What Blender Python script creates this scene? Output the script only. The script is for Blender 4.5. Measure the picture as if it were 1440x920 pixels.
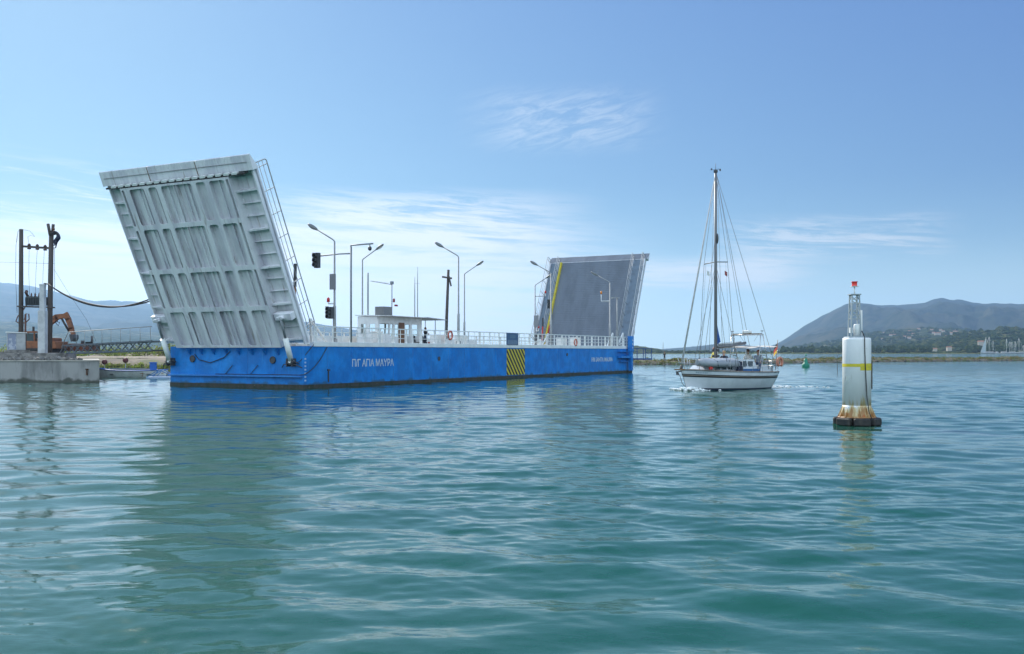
import bpy, bmesh, math, random
import numpy as np
from mathutils import Vector, Matrix, Euler, Quaternion

# ---------------------------------------------------------------- camera, sky, sun, exposure
scene = bpy.context.scene
for o in list(bpy.data.objects):
    bpy.data.objects.remove(o)
COL = scene.collection
EYE = 2.25
cam_d = bpy.data.cameras.new('camera'); cam = bpy.data.objects.new('camera', cam_d); COL.objects.link(cam)
cam.location = (0, 0, EYE); cam.rotation_euler = (math.pi/2, 0, 0)
cam_d.sensor_width = 36; cam_d.lens = 35.0; cam_d.shift_y = 35/1440
cam_d.clip_start = 0.1; cam_d.clip_end = 60000
scene.camera = cam

SUN_AZ = math.radians(-30)      # left of the view axis (+Y)
SUN_EL = math.radians(30)
SKY_STRENGTH = 0.088
SUN_STRENGTH = 3.6
EXPOSURE = 0.75

world = bpy.data.worlds.new("World"); scene.world = world; world.use_nodes = True
WN = world.node_tree.nodes; WL = world.node_tree.links
for n in list(WN): WN.remove(n)
def wnode(t, **kw):
    n = WN.new(t)
    for k, v in kw.items(): setattr(n, k, v)
    return n
def wset(sock, v):
    if hasattr(v, 'is_linked') or isinstance(v, bpy.types.NodeSocket): WL.new(v, sock)
    else: sock.default_value = v
def wm(op, a, b=0.0, c=0.0, clamp=False):
    n = wnode('ShaderNodeMath', operation=op, use_clamp=clamp)
    wset(n.inputs[0], a)
    if len(n.inputs) > 1: wset(n.inputs[1], b)
    if len(n.inputs) > 2: wset(n.inputs[2], c)
    return n.outputs[0]
def wsmooth(x, a, b):
    n = wnode('ShaderNodeMapRange', interpolation_type='SMOOTHSTEP')
    wset(n.inputs[0], x); n.inputs[1].default_value = a; n.inputs[2].default_value = b
    return n.outputs[0]
sky = wnode('ShaderNodeTexSky', sky_type='NISHITA')
sky.sun_disc = False; sky.sun_elevation = SUN_EL; sky.sun_rotation = SUN_AZ
sky.altitude = 0; sky.air_density = 1.0; sky.dust_density = 0.25; sky.ozone_density = 3.0
tc = wnode('ShaderNodeTexCoord')
sep = wnode('ShaderNodeSeparateXYZ'); WL.new(tc.outputs['Generated'], sep.inputs[0])
X, Y, Z = sep.outputs
az = wm('MULTIPLY', wm('ARCTAN2', X, Y), 57.2958)
el = wm('MULTIPLY', wm('ARCSINE', Z), 57.2958)
def streak(sx, sy, seed, detail=6, rough=0.6, dist=0.6, tilt=0.0):
    c = wnode('ShaderNodeCombineXYZ')
    wset(c.inputs[0], wm('MULTIPLY', az, sx))
    wset(c.inputs[1], wm('MULTIPLY', wm('ADD', el, wm('MULTIPLY', az, tilt)), sy))
    c.inputs[2].default_value = seed
    n = wnode('ShaderNodeTexNoise'); n.inputs['Scale'].default_value = 1
    n.inputs['Detail'].default_value = detail; n.inputs['Roughness'].default_value = rough
    n.inputs['Distortion'].default_value = dist
    WL.new(c.outputs[0], n.inputs['Vector']); return n.outputs['Fac']
def band(a0, a1, a2, a3, e0, e1, e2, e3):
    m1 = wm('MULTIPLY', wsmooth(az, a0, a1), wm('SUBTRACT', 1.0, wsmooth(az, a2, a3)))
    m2 = wm('MULTIPLY', wsmooth(el, e0, e1), wm('SUBTRACT', 1.0, wsmooth(el, e2, e3)))
    return wm('MULTIPLY', m1, m2)
def add(*s):
    r = s[0]
    for k in s[1:]: r = wm('ADD', r, k)
    return r
n1 = streak(0.13, 1.5, 3.1, detail=8, rough=.66, dist=.35, tilt=.03)
n2 = streak(0.20, 2.3, 11.7, detail=9, rough=.68, dist=.45, tilt=0.07)
n3 = streak(0.42, 1.9, 23.0, detail=9, rough=.68, dist=.9, tilt=-0.24)
c_low = wm('MULTIPLY', wm('MULTIPLY', wsmooth(n1, 0.30, 0.56), band(-75, -55, -3, 10, 0.3, 1.6, 5.4, 8.2)), 0.95)
c_mid = wm('MULTIPLY', wm('MULTIPLY', wsmooth(n2, 0.36, 0.60), band(-16, -9, -3.5, 6.5, 5.6, 7.0, 8.0, 9.6)), 0.85)
c_lft = wm('MULTIPLY', wm('MULTIPLY', wsmooth(n2, 0.46, 0.74), band(-60, -40, -22, -14, 3.0, 5.0, 8.0, 11.0)), 0.6)
c_rgt = wm('MULTIPLY', wm('MULTIPLY', wsmooth(n1, 0.36, 0.58), band(5, 8, 14, 18, 3.2, 4.0, 4.8, 5.6)), 0.7)
c_fr = wm('MULTIPLY', wm('MULTIPLY', wsmooth(n2, 0.40, 0.62), band(10, 15, 21, 25, 4.6, 5.6, 6.6, 7.8)), 0.55)
c_wsp = wm('MULTIPLY', wm('MULTIPLY', wsmooth(n3, 0.36, 0.70), band(-4, 1.5, 5, 9.5, 10.8, 12.6, 13.4, 15.4)), 0.36)
cl = wm('MINIMUM', add(c_low, c_mid, c_lft, c_rgt, c_fr, c_wsp), 0.96)
mixc = wnode('ShaderNodeMix', data_type='RGBA', blend_type='MIX')
wset(mixc.inputs[0], cl)
# the horizon is paler than the clear-air model: a thin veil of moist air low over the lagoon
sepc = wnode('ShaderNodeSeparateColor'); WL.new(sky.outputs[0], sepc.inputs[0])
comb = wnode('ShaderNodeCombineColor')
GAIN = 1.0/(0.088*2**EXPOSURE)            # keeps the sky's brightness in the picture when the exposure is moved
for i, (pw, sc) in enumerate(((.72, .50), (.72, .70), (.32, .765))):
    # flatten the model's bright glow on the sun's side a little
    v = wm('MULTIPLY', wm('POWER', wm('MULTIPLY', sepc.outputs[i], 0.088), pw), sc*GAIN)
    WL.new(v, comb.inputs[i])
veil = wm('MULTIPLY', wm('SUBTRACT', 1.0, wsmooth(el, 0.0, 10.0)), 0.85)
mixv = wnode('ShaderNodeMix', data_type='RGBA', blend_type='MIX')
wset(mixv.inputs[0], veil); WL.new(comb.outputs[0], mixv.inputs[6]); mixv.inputs[7].default_value = (.46*GAIN, .735*GAIN, .87*GAIN, 1)
low = wm('MULTIPLY', wm('SUBTRACT', 1.0, wsmooth(el, 0.0, 6.5)), 0.8)
mixl = wnode('ShaderNodeMix', data_type='RGBA', blend_type='MIX')
wset(mixl.inputs[0], low); WL.new(mixv.outputs[2], mixl.inputs[6]); mixl.inputs[7].default_value = (.86*GAIN, 1.10*GAIN, 1.05*GAIN, 1)
glow = wm('MULTIPLY', wm('MULTIPLY', wm('SUBTRACT', 1.0, wsmooth(el, 1.0, 9.5)), wm('MULTIPLY', wsmooth(az, -80, -50), wm('SUBTRACT', 1.0, wsmooth(az, -14, 8)))), 0.75)
mixg = wnode('ShaderNodeMix', data_type='RGBA', blend_type='MIX')
wset(mixg.inputs[0], glow); WL.new(mixl.outputs[2], mixg.inputs[6]); mixg.inputs[7].default_value = (1.12*GAIN, 1.12*GAIN, 1.08*GAIN, 1)
WL.new(mixg.outputs[2], mixc.inputs[6]); mixc.inputs[7].default_value = (.93*GAIN, .965*GAIN, .99*GAIN, 1)
# behind the photographer: unseen bright cloud-like sky, added to fill the shaded sides
n4 = streak(0.05, 0.07, 41.0, detail=5, dist=.5)
back = wm('MULTIPLY', wsmooth(wm('ABSOLUTE', az), 72, 100), wm('MULTIPLY', wsmooth(el, 1, 6), wm('SUBTRACT', 1.0, wsmooth(el, 62, 80))))
mixb = wnode('ShaderNodeMix', data_type='RGBA', blend_type='MIX')
wset(mixb.inputs[0], wm('MULTIPLY', back, wsmooth(n4, .26, .46))); WL.new(mixc.outputs[2], mixb.inputs[6])
mixb.inputs[7].default_value = (8.6, 10.8, 12.8, 1)
bg = wnode('ShaderNodeBackground'); bg.inputs['Strength'].default_value = SKY_STRENGTH
WL.new(mixb.outputs[2], bg.inputs['Color'])
wo = wnode('ShaderNodeOutputWorld'); WL.new(bg.outputs[0], wo.inputs['Surface'])

sun_d = bpy.data.lights.new('sun', 'SUN'); sun = bpy.data.objects.new('sun', sun_d); COL.objects.link(sun)
sun_d.energy = SUN_STRENGTH; sun_d.angle = math.radians(0.5); sun_d.color = (1.0, 0.93, 0.82)
SUN_DIR = Vector((math.sin(SUN_AZ)*math.cos(SUN_EL), math.cos(SUN_AZ)*math.cos(SUN_EL), math.sin(SUN_EL)))
sun.rotation_euler = SUN_DIR.to_track_quat('Z', 'Y').to_euler()
sun.location = SUN_DIR*200

vs = scene.view_settings
vs.view_transform = 'Standard'; vs.look = 'None'; vs.gamma = 1; vs.exposure = EXPOSURE; vs.use_curve_mapping = False
scene.render.engine = 'CYCLES'
cy = scene.cycles
cy.use_denoising = True
try: cy.denoiser = 'OPENIMAGEDENOISE'
except Exception: pass
cy.max_bounces = 6; cy.diffuse_bounces = 3; cy.glossy_bounces = 3; cy.transmission_bounces = 3; cy.volume_bounces = 0
cy.transparent_max_bounces = 6
cy.sample_clamp_indirect = 4; cy.caustics_reflective = False; cy.caustics_refractive = False
rnd = random.Random(7)
npr = np.random.default_rng(5)

# ---------------------------------------------------------------- helpers
def at(px, py, d):
    "point seen at pixel (px,py) of the 1440x920 photograph, d metres in front of the camera"
    return Vector(((px-720)/1400*d, d, EYE-(py-495)/1400*d))

def tag(o, label=None, cat=None, group=None, kind=None):
    if label: o['label'] = label
    if cat: o['category'] = cat
    if group: o['group'] = group
    if kind: o['kind'] = kind
    return o
def thing(name, label, cat, loc=(0,0,0), rz=0, group=None):
    o = bpy.data.objects.new(name, None); COL.objects.link(o)
    o.location = loc; o.rotation_euler = (0, 0, rz); o.empty_display_size = 0.3
    return tag(o, label, cat, group)
def kids(o): return [c for c in bpy.data.objects if c.parent == o]
def copy_tree(o, parent=None):
    c = o.copy(); COL.objects.link(c)
    if parent: c.parent = parent
    for ch in kids(o): copy_tree(ch, c)
    return c

class MB:
    def __init__(s): s.bm = bmesh.new()
    def _mi(s, faces, mi, smooth):
        for f in faces: f.material_index = mi; f.smooth = smooth
    def quad(s, pts, mi=0, smooth=False):
        f = s.bm.faces.new([s.bm.verts.new(p) for p in pts]); s._mi([f], mi, smooth); return f
    def box(s, c, d, rot=None, mi=0):
        hx, hy, hz = d[0]/2, d[1]/2, d[2]/2
        M = rot if rot is not None else Matrix.Identity(3)
        c = Vector(c)
        v = [s.bm.verts.new(c + M @ Vector((x*hx, y*hy, z*hz))) for x in (-1,1) for y in (-1,1) for z in (-1,1)]
        F = [(0,1,3,2),(4,6,7,5),(0,4,5,1),(2,3,7,6),(0,2,6,4),(1,5,7,3)]
        s._mi([s.bm.faces.new([v[i] for i in f]) for f in F], mi, False)
    def lohi(s, lo, hi, mi=0):
        lo, hi = Vector(lo), Vector(hi)
        s.box((lo+hi)/2, hi-lo, mi=mi)
    def bar(s, p, q, w, h=None, mi=0, up=(0,0,1)):
        p, q = Vector(p), Vector(q); h = h or w
        d = q-p; L = d.length
        if L < 1e-6: return
        x = d/L; u = Vector(up)
        if abs(x.dot(u)) > .98: u = Vector((1,0,0)) if abs(x.x) < .9 else Vector((0,1,0))
        y = u.cross(x).normalized(); z = x.cross(y)
        M = Matrix((x, y, z)).transposed()
        s.box((p+q)/2, (L, w, h), M, mi)
    def tube(s, pts, r, n=8, mi=0, cap=True, smooth=True):
        pts = [Vector(p) for p in pts]
        R = r if isinstance(r, (list, tuple)) else [r]*len(pts)
        rings = []; prev = None
        for i, p in enumerate(pts):
            a = pts[max(0, i-1)]; b = pts[min(len(pts)-1, i+1)]
            t = (b-a)
            t = t.normalized() if t.length > 1e-9 else Vector((0,0,1))
            if prev is None:
                u = Vector((0,0,1)) if abs(t.z) < .9 else Vector((1,0,0))
                u = (u - t*u.dot(t)).normalized()
            else:
                u = (prev - t*prev.dot(t))
                u = u.normalized() if u.length > 1e-6 else Vector((1,0,0))
            prev = u; w = t.cross(u)
            rings.append([s.bm.verts.new(p + (u*math.cos(2*math.pi*k/n) + w*math.sin(2*math.pi*k/n))*R[i]) for k in range(n)])
        fs = []
        for a, b in zip(rings, rings[1:]):
            for k in range(n):
                fs.append(s.bm.faces.new([a[k], a[(k+1)%n], b[(k+1)%n], b[k]]))
        s._mi(fs, mi, smooth)
        if cap:
            s._mi([s.bm.faces.new(rings[0][::-1]), s.bm.faces.new(rings[-1])], mi, False)
    def lathe(s, prof, n=24, c=(0,0,0), mi=0, smooth=True, a0=0, a1=2*math.pi):
        c = Vector(c); full = abs(a1-a0-2*math.pi) < 1e-6
        m = n if full else n+1
        rings = [[s.bm.verts.new(c+Vector((r*math.cos(a0+(a1-a0)*k/n), r*math.sin(a0+(a1-a0)*k/n), z))) for k in range(m)] for r, z in prof]
        fs = []
        for a, b in zip(rings, rings[1:]):
            for k in range(n):
                k2 = (k+1) % m
                try: fs.append(s.bm.faces.new([a[k], a[k2], b[k2], b[k]]))
                except ValueError: pass
        s._mi(fs, mi, smooth)
        if full:
            for ring, rev in ((rings[0], True), (rings[-1], False)):
                if prof[0 if rev else -1][0] > 1e-4:
                    s._mi([s.bm.faces.new(ring[::-1] if rev else ring)], mi, False)
    def ell(s, c, r, n=12, m=8, rot=None, mi=0):
        c = Vector(c); M = rot if rot is not None else Matrix.Identity(3)
        rings = []
        for j in range(m+1):
            ph = -math.pi/2 + math.pi*j/m
            rr = max(math.cos(ph), .02)
            rings.append([s.bm.verts.new(c + M @ Vector((r[0]*rr*math.cos(2*math.pi*k/n), r[1]*rr*math.sin(2*math.pi*k/n), r[2]*math.sin(ph)))) for k in range(n)])
        fs = []
        for a, b in zip(rings, rings[1:]):
            for k in range(n): fs.append(s.bm.faces.new([a[k], a[(k+1)%n], b[(k+1)%n], b[k]]))
        fs.append(s.bm.faces.new(rings[0][::-1])); fs.append(s.bm.faces.new(rings[-1]))
        s._mi(fs, mi, True)
    def torus(s, c, R, r, axis='Y', n=24, m=8, mi=0, rot=None):
        c = Vector(c); rings = []
        for i in range(n):
            a = 2*math.pi*i/n; ring = []
            for j in range(m):
                b = 2*math.pi*j/m
                x, y, z = (R+r*math.cos(b))*math.cos(a), (R+r*math.cos(b))*math.sin(a), r*math.sin(b)
                v = Vector((x, y, z)) if axis == 'Z' else (Vector((x, z, y)) if axis == 'Y' else Vector((z, x, y)))
                if rot is not None: v = rot @ v
                ring.append(s.bm.verts.new(c+v))
            rings.append(ring)
        fs = []
        for i in range(n):
            a, b = rings[i], rings[(i+1) % n]
            for j in range(m): fs.append(s.bm.faces.new([a[j], b[j], b[(j+1)%m], a[(j+1)%m]]))
        s._mi(fs, mi, True)
    def prism(s, poly, off, mi=0):
        "closed polygon (3-D points) extruded by vector off"
        off = Vector(off); a = [s.bm.verts.new(Vector(p)) for p in poly]; b = [s.bm.verts.new(Vector(p)+off) for p in poly]
        n = len(a); fs = [s.bm.faces.new(a[::-1]), s.bm.faces.new(b)]
        for i in range(n): fs.append(s.bm.faces.new([a[i], a[(i+1)%n], b[(i+1)%n], b[i]]))
        s._mi(fs, mi, False)
    def mesh(s, me, M=None, mi=0):
        off = len(s.bm.verts)
        n0 = len(s.bm.faces)
        s.bm.from_mesh(me); s.bm.verts.ensure_lookup_table(); s.bm.faces.ensure_lookup_table()
        if M is not None:
            for v in s.bm.verts[off:]: v.co = M @ v.co
        for f in s.bm.faces[n0:]: f.material_index = mi
    def build(s, name, mats, parent=None, bevel=0, recalc=True):
        if recalc: bmesh.ops.recalc_face_normals(s.bm, faces=s.bm.faces[:])
        if bevel:
            es = [e for e in s.bm.edges if len(e.link_faces) == 2 and e.calc_face_angle(0) > .6]
            bmesh.ops.bevel(s.bm, geom=es, offset=bevel, segments=1, affect='EDGES', clamp_overlap=True)
        me = bpy.data.meshes.new(name); s.bm.to_mesh(me); s.bm.free()
        for m in (mats if isinstance(mats, (list, tuple)) else [mats]): me.materials.append(m)
        o = bpy.data.objects.new(name, me); COL.objects.link(o)
        if parent: o.parent = parent
        return o

def curve_mesh(cu):
    o = bpy.data.objects.new('tmp', cu); COL.objects.link(o)
    dg = bpy.context.evaluated_depsgraph_get()
    me = bpy.data.meshes.new_from_object(o.evaluated_get(dg))
    bpy.data.objects.remove(o); bpy.data.curves.remove(cu)
    return me
def holed_plate(outer, holes, th):
    "flat plate in XY with holes, thickness th centred on z=0"
    cu = bpy.data.curves.new('tmp', 'CURVE'); cu.dimensions = '2D'; cu.fill_mode = 'BOTH'; cu.extrude = th/2
    for loop in [outer]+holes:
        sp = cu.splines.new('POLY'); sp.points.add(len(loop)-1)
        for p, q in zip(sp.points, loop): p.co = (q[0], q[1], 0, 1)
        sp.use_cyclic_u = True
    return curve_mesh(cu)
def rrect(x0, y0, x1, y1, r, n=4):
    r = min(r, (x1-x0)/2*.98, (y1-y0)/2*.98); pts = []
    for cx, cy_, a in ((x1-r, y1-r, 0), (x0+r, y1-r, 90), (x0+r, y0+r, 180), (x1-r, y0+r, 270)):
        for k in range(n+1):
            t = math.radians(a+90*k/n); pts.append((cx+r*math.cos(t), cy_+r*math.sin(t)))
    return pts
def text_mesh(txt, size, th=.004, bold=0.0, xs=1.0, space=1.0):
    cu = bpy.data.curves.new('tmp', 'FONT'); cu.body = txt; cu.size = size; cu.extrude = th; cu.offset = bold
    cu.space_character = space; cu.align_x = 'LEFT'
    me = curve_mesh(cu)
    xs_ = [v.co.x for v in me.vertices]; ys_ = [v.co.y for v in me.vertices]
    x0, y0 = min(xs_), min(ys_); w, h = max(xs_)-x0, max(ys_)-y0
    for v in me.vertices: v.co.x = (v.co.x-x0)*xs; v.co.y -= y0
    return me, w*xs, h

# value noise
_P = npr.random((256, 256))
def vnoise(x, y):
    x = np.asarray(x, float); y = np.asarray(y, float)
    xi = np.floor(x).astype(int); yi = np.floor(y).astype(int); fx = x-xi; fy = y-yi
    fx = fx*fx*(3-2*fx); fy = fy*fy*(3-2*fy)
    a = _P[xi & 255, yi & 255]; b = _P[(xi+1) & 255, yi & 255]; c = _P[xi & 255, (yi+1) & 255]; d = _P[(xi+1) & 255, (yi+1) & 255]
    return (a*(1-fx)+b*fx)*(1-fy)+(c*(1-fx)+d*fx)*fy
def fbm(x, y, o=5, g=.5):
    r = 0; a = 1; t = 0
    for i in range(o):
        r = r+a*(vnoise(x+17.3*i, y+9.1*i)-.5); t += a; a *= g; x = x*2.03; y = y*2.03
    return r/t*2
def ridged(x, y, o=5):
    r = 0; a = 1; t = 0
    for i in range(o):
        r = r+a*(1-np.abs(vnoise(x+31.7*i, y+5.3*i)*2-1)); t += a; a *= .5; x = x*2.1; y = y*2.1
    return r/t

# ---------------------------------------------------------------- materials
MATS = {}
def zstain(m, z0, z1, col, scale=3.0, amount=1.0):
    "a stain with its own ragged edge that has soaked the foot of the thing below about z0..z1 (object space)"
    nt = m.node_tree; N = nt.nodes; L = nt.links; b = N['Principled BSDF']
    t = N.new('ShaderNodeTexCoord'); sx = N.new('ShaderNodeSeparateXYZ'); L.new(t.outputs['Object'], sx.inputs[0])
    n = N.new('ShaderNodeTexNoise'); n.inputs['Scale'].default_value = scale; n.inputs['Detail'].default_value = 6; L.new(t.outputs['Object'], n.inputs['Vector'])
    k = N.new('ShaderNodeMath'); k.operation = 'MULTIPLY_ADD'; L.new(n.outputs['Fac'], k.inputs[0]); k.inputs[1].default_value = -(z1-z0)*2; L.new(sx.outputs[2], k.inputs[2])
    r = N.new('ShaderNodeMapRange'); r.interpolation_type = 'SMOOTHSTEP'; L.new(k.outputs[0], r.inputs[0]); r.inputs[1].default_value = z0-(z1-z0)*.7; r.inputs[2].default_value = z0-(z1-z0)*1.3; r.inputs[4].default_value = amount
    x = N.new('ShaderNodeMix'); x.data_type = 'RGBA'; L.new(r.outputs[0], x.inputs[0])
    src = b.inputs['Base Color']
    if src.is_linked: L.new(src.links[0].from_socket, x.inputs[6])
    else: x.inputs[6].default_value = src.default_value
    x.inputs[7].default_value = (*col, 1); L.new(x.outputs[2], src); return m
def mat(name, col, rough=.6, metal=0.0, col2=None, scale=3.0, stretch=(1,1,1), lo=.4, hi=.65, col3=None, scale3=8.0, stretch3=(1,1,1), lo3=.6, hi3=.75,
        bump=0.0, bscale=40.0, detail=5, spec=None, alpha=None):
    if name in MATS: return MATS[name]
    m = bpy.data.materials.new(name); m.use_nodes = True; nt = m.node_tree; N = nt.nodes; L = nt.links
    b = N['Principled BSDF']; b.inputs['Roughness'].default_value = rough; b.inputs['Metallic'].default_value = metal
    b.inputs['Base Color'].default_value = (*col, 1)
    if spec is not None: b.inputs['Specular IOR Level'].default_value = spec
    t = N.new('ShaderNodeTexCoord'); out = None
    def noise(sc, st, det=detail):
        mp = N.new('ShaderNodeMapping'); mp.inputs['Scale'].default_value = st; L.new(t.outputs['Object'], mp.inputs[0])
        n = N.new('ShaderNodeTexNoise'); n.inputs['Scale'].default_value = sc; n.inputs['Detail'].default_value = det; n.inputs['Roughness'].default_value = .62
        L.new(mp.outputs[0], n.inputs['Vector']); return n.outputs['Fac']
    def rng(s, a, c):
        r = N.new('ShaderNodeMapRange'); r.interpolation_type = 'SMOOTHSTEP'; L.new(s, r.inputs[0]); r.inputs[1].default_value = a; r.inputs[2].default_value = c; return r.outputs[0]
    def mix(f, a, c):
        x = N.new('ShaderNodeMix'); x.data_type = 'RGBA'; L.new(f, x.inputs[0])
        for sock, v in ((x.inputs[6], a), (x.inputs[7], c)):
            if isinstance(v, tuple): sock.default_value = (*v, 1)
            else: L.new(v, sock)
        return x.outputs[2]
    if col2: out = mix(rng(noise(scale, stretch), lo, hi), tuple(col), tuple(col2))
    if col3: out = mix(rng(noise(scale3, stretch3), lo3, hi3), out if out is not None else tuple(col), tuple(col3))
    if out is not None: L.new(out, b.inputs['Base Color'])
    if bump:
        bp = N.new('ShaderNodeBump'); bp.inputs['Strength'].default_value = bump; bp.inputs['Distance'].default_value = .02
        L.new(noise(bscale, (1,1,1)), bp.inputs['Height']); L.new(bp.outputs[0], b.inputs['Normal'])
    MATS[name] = m; return m

WHITE = mat('white_paint', (.76,.77,.76), .45, col2=(.66,.67,.66), scale=1.3, stretch=(1,1,.4), col3=(.42,.34,.25), scale3=5, stretch3=(2,2,.35), lo3=.68, hi3=.82)
LEAFW = mat('leaf_paint', (.75,.75,.78), .5, col2=(.58,.57,.63), scale=.9, stretch=(1.6,.30,1), lo=.42, hi=.66, col3=(.36,.31,.30), scale3=1.5, stretch3=(2.6,.28,1), lo3=.58, hi3=.74)
DECK = mat('leaf_deck', (.165,.19,.23), .6, col2=(.135,.155,.19), scale=.45, stretch=(1.4,.5,1), col3=(.205,.215,.235), scale3=.7, stretch3=(1.6,.35,1), lo3=.55, hi3=.8, bump=.2, spec=.25)
BLUE = None
GALV = mat('galvanised', (.24,.26,.28), .55, .2, col2=(.18,.20,.22), scale=6)
POLEW = mat('pole_paint', (.30,.31,.32), .6, .0, col2=(.24,.25,.26), scale=4)
DARK = mat('dark_metal', (.05,.05,.055), .5)
BLACK = mat('black_rubber', (.018,.018,.018), .7, col2=(.045,.04,.035), scale=6)
RED = mat('red_paint', (.55,.03,.02), .35)
AMBER = mat('amber_glass', (.8,.25,.02), .3)
YELLOW = mat('yellow_paint', (.62,.50,.03), .5, col2=(.5,.4,.04), scale=4)
ORANGE = mat('orange_paint', (.24,.085,.03), .6, col2=(.12,.05,.03), scale=2.2, lo=.45, hi=.7)
GLASS = mat('dark_glass', (.03,.05,.06), .06)
WOOD = mat('pole_wood', (.085,.068,.060), .85, col2=(.045,.036,.032), scale=3, stretch=(8,8,.5))
CONC = mat('quay_concrete', (.33,.32,.31), .9, col2=(.20,.195,.19), scale=.8, stretch=(1,1,.35), col3=(.11,.105,.10), scale3=1.5, stretch3=(1.6,1.6,.25), lo3=.56, hi3=.74, bump=.5, bscale=14)
ROUGHC = mat('broken_concrete', (.24,.225,.21), .95, col2=(.10,.095,.09), scale=1.8, col3=(.36,.33,.30), scale3=3.2, lo3=.58, hi3=.7, bump=.8, bscale=9)
SKIN = mat('skin', (.50,.28,.20), .6)
HAIRB = mat('hair_brown', (.10,.04,.02), .6); HAIRR = mat('hair_red', (.28,.08,.04), .6); HAIRY = mat('hair_blond', (.45,.30,.14), .6)
NAVY = mat('navy_cloth', (.02,.025,.05), .85); GREYCL = mat('grey_cloth', (.30,.33,.40), .85); DARKCL = mat('dark_cloth', (.03,.03,.035), .85)
YELCL = mat('yellow_cloth', (.70,.60,.12), .8); WHITECL = mat('white_cloth', (.7,.7,.68), .85); JEANS = mat('jeans', (.05,.08,.16), .9)
# ---------------------------------------------------------------- water
def water_material():
    m = bpy.data.materials.new('lagoon_water'); m.use_nodes = True; nt = m.node_tree; N = nt.nodes; L = nt.links
    b = N['Principled BSDF']
    b.inputs['Roughness'].default_value = .05; b.inputs['IOR'].default_value = 1.345
    t = N.new('ShaderNodeTexCoord')
    def noise(sc, st, det=4, rot=0):
        mp = N.new('ShaderNodeMapping'); mp.inputs['Scale'].default_value = st; mp.inputs['Rotation'].default_value = (0, 0, rot); L.new(t.outputs['Object'], mp.inputs[0])
        n = N.new('ShaderNodeTexNoise'); n.inputs['Scale'].default_value = sc; n.inputs['Detail'].default_value = det; L.new(mp.outputs[0], n.inputs['Vector']); return n.outputs['Fac']
    r = N.new('ShaderNodeMapRange'); L.new(noise(.05, (1, 1.6, 1), 4), r.inputs[0]); r.inputs[1].default_value = .3; r.inputs[2].default_value = .7
    mx = N.new('ShaderNodeMix'); mx.data_type = 'RGBA'; L.new(r.outputs[0], mx.inputs[0])
    mx.inputs[6].default_value = (.009, .070, .048, 1); mx.inputs[7].default_value = (.012, .090, .060, 1)
    L.new(mx.outputs[2], b.inputs['Base Color'])
    bp = N.new('ShaderNodeBump')
    h = N.new('ShaderNodeMath'); h.operation = 'MULTIPLY_ADD'; L.new(noise(1.1, (.6, 1.25, 1), 6, .12), h.inputs[0]); h.inputs[1].default_value = .9
    h2 = N.new('ShaderNodeMath'); h2.operation = 'MULTIPLY'; L.new(noise(9, (.7, 1.2, 1), 4), h2.inputs[0]); h2.inputs[1].default_value = .40; L.new(h2.outputs[0], h.inputs[2])
    # sheltered by the barge and quay near by, more wind-ruffled further out on the open lagoon
    ln = N.new('ShaderNodeVectorMath'); ln.operation = 'LENGTH'; L.new(t.outputs['Object'], ln.inputs[0])
    wr = N.new('ShaderNodeMapRange'); wr.interpolation_type = 'SMOOTHSTEP'; L.new(ln.outputs['Value'], wr.inputs[0]); wr.inputs[1].default_value = 80; wr.inputs[2].default_value = 210; wr.inputs[3].default_value = .09; wr.inputs[4].default_value = .8
    L.new(wr.outputs[0], bp.inputs['Strength']); bp.inputs['Distance'].default_value = .09
    L.new(h.outputs[0], bp.inputs['Height']); L.new(bp.outputs[0], b.inputs['Normal'])
    return m
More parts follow.
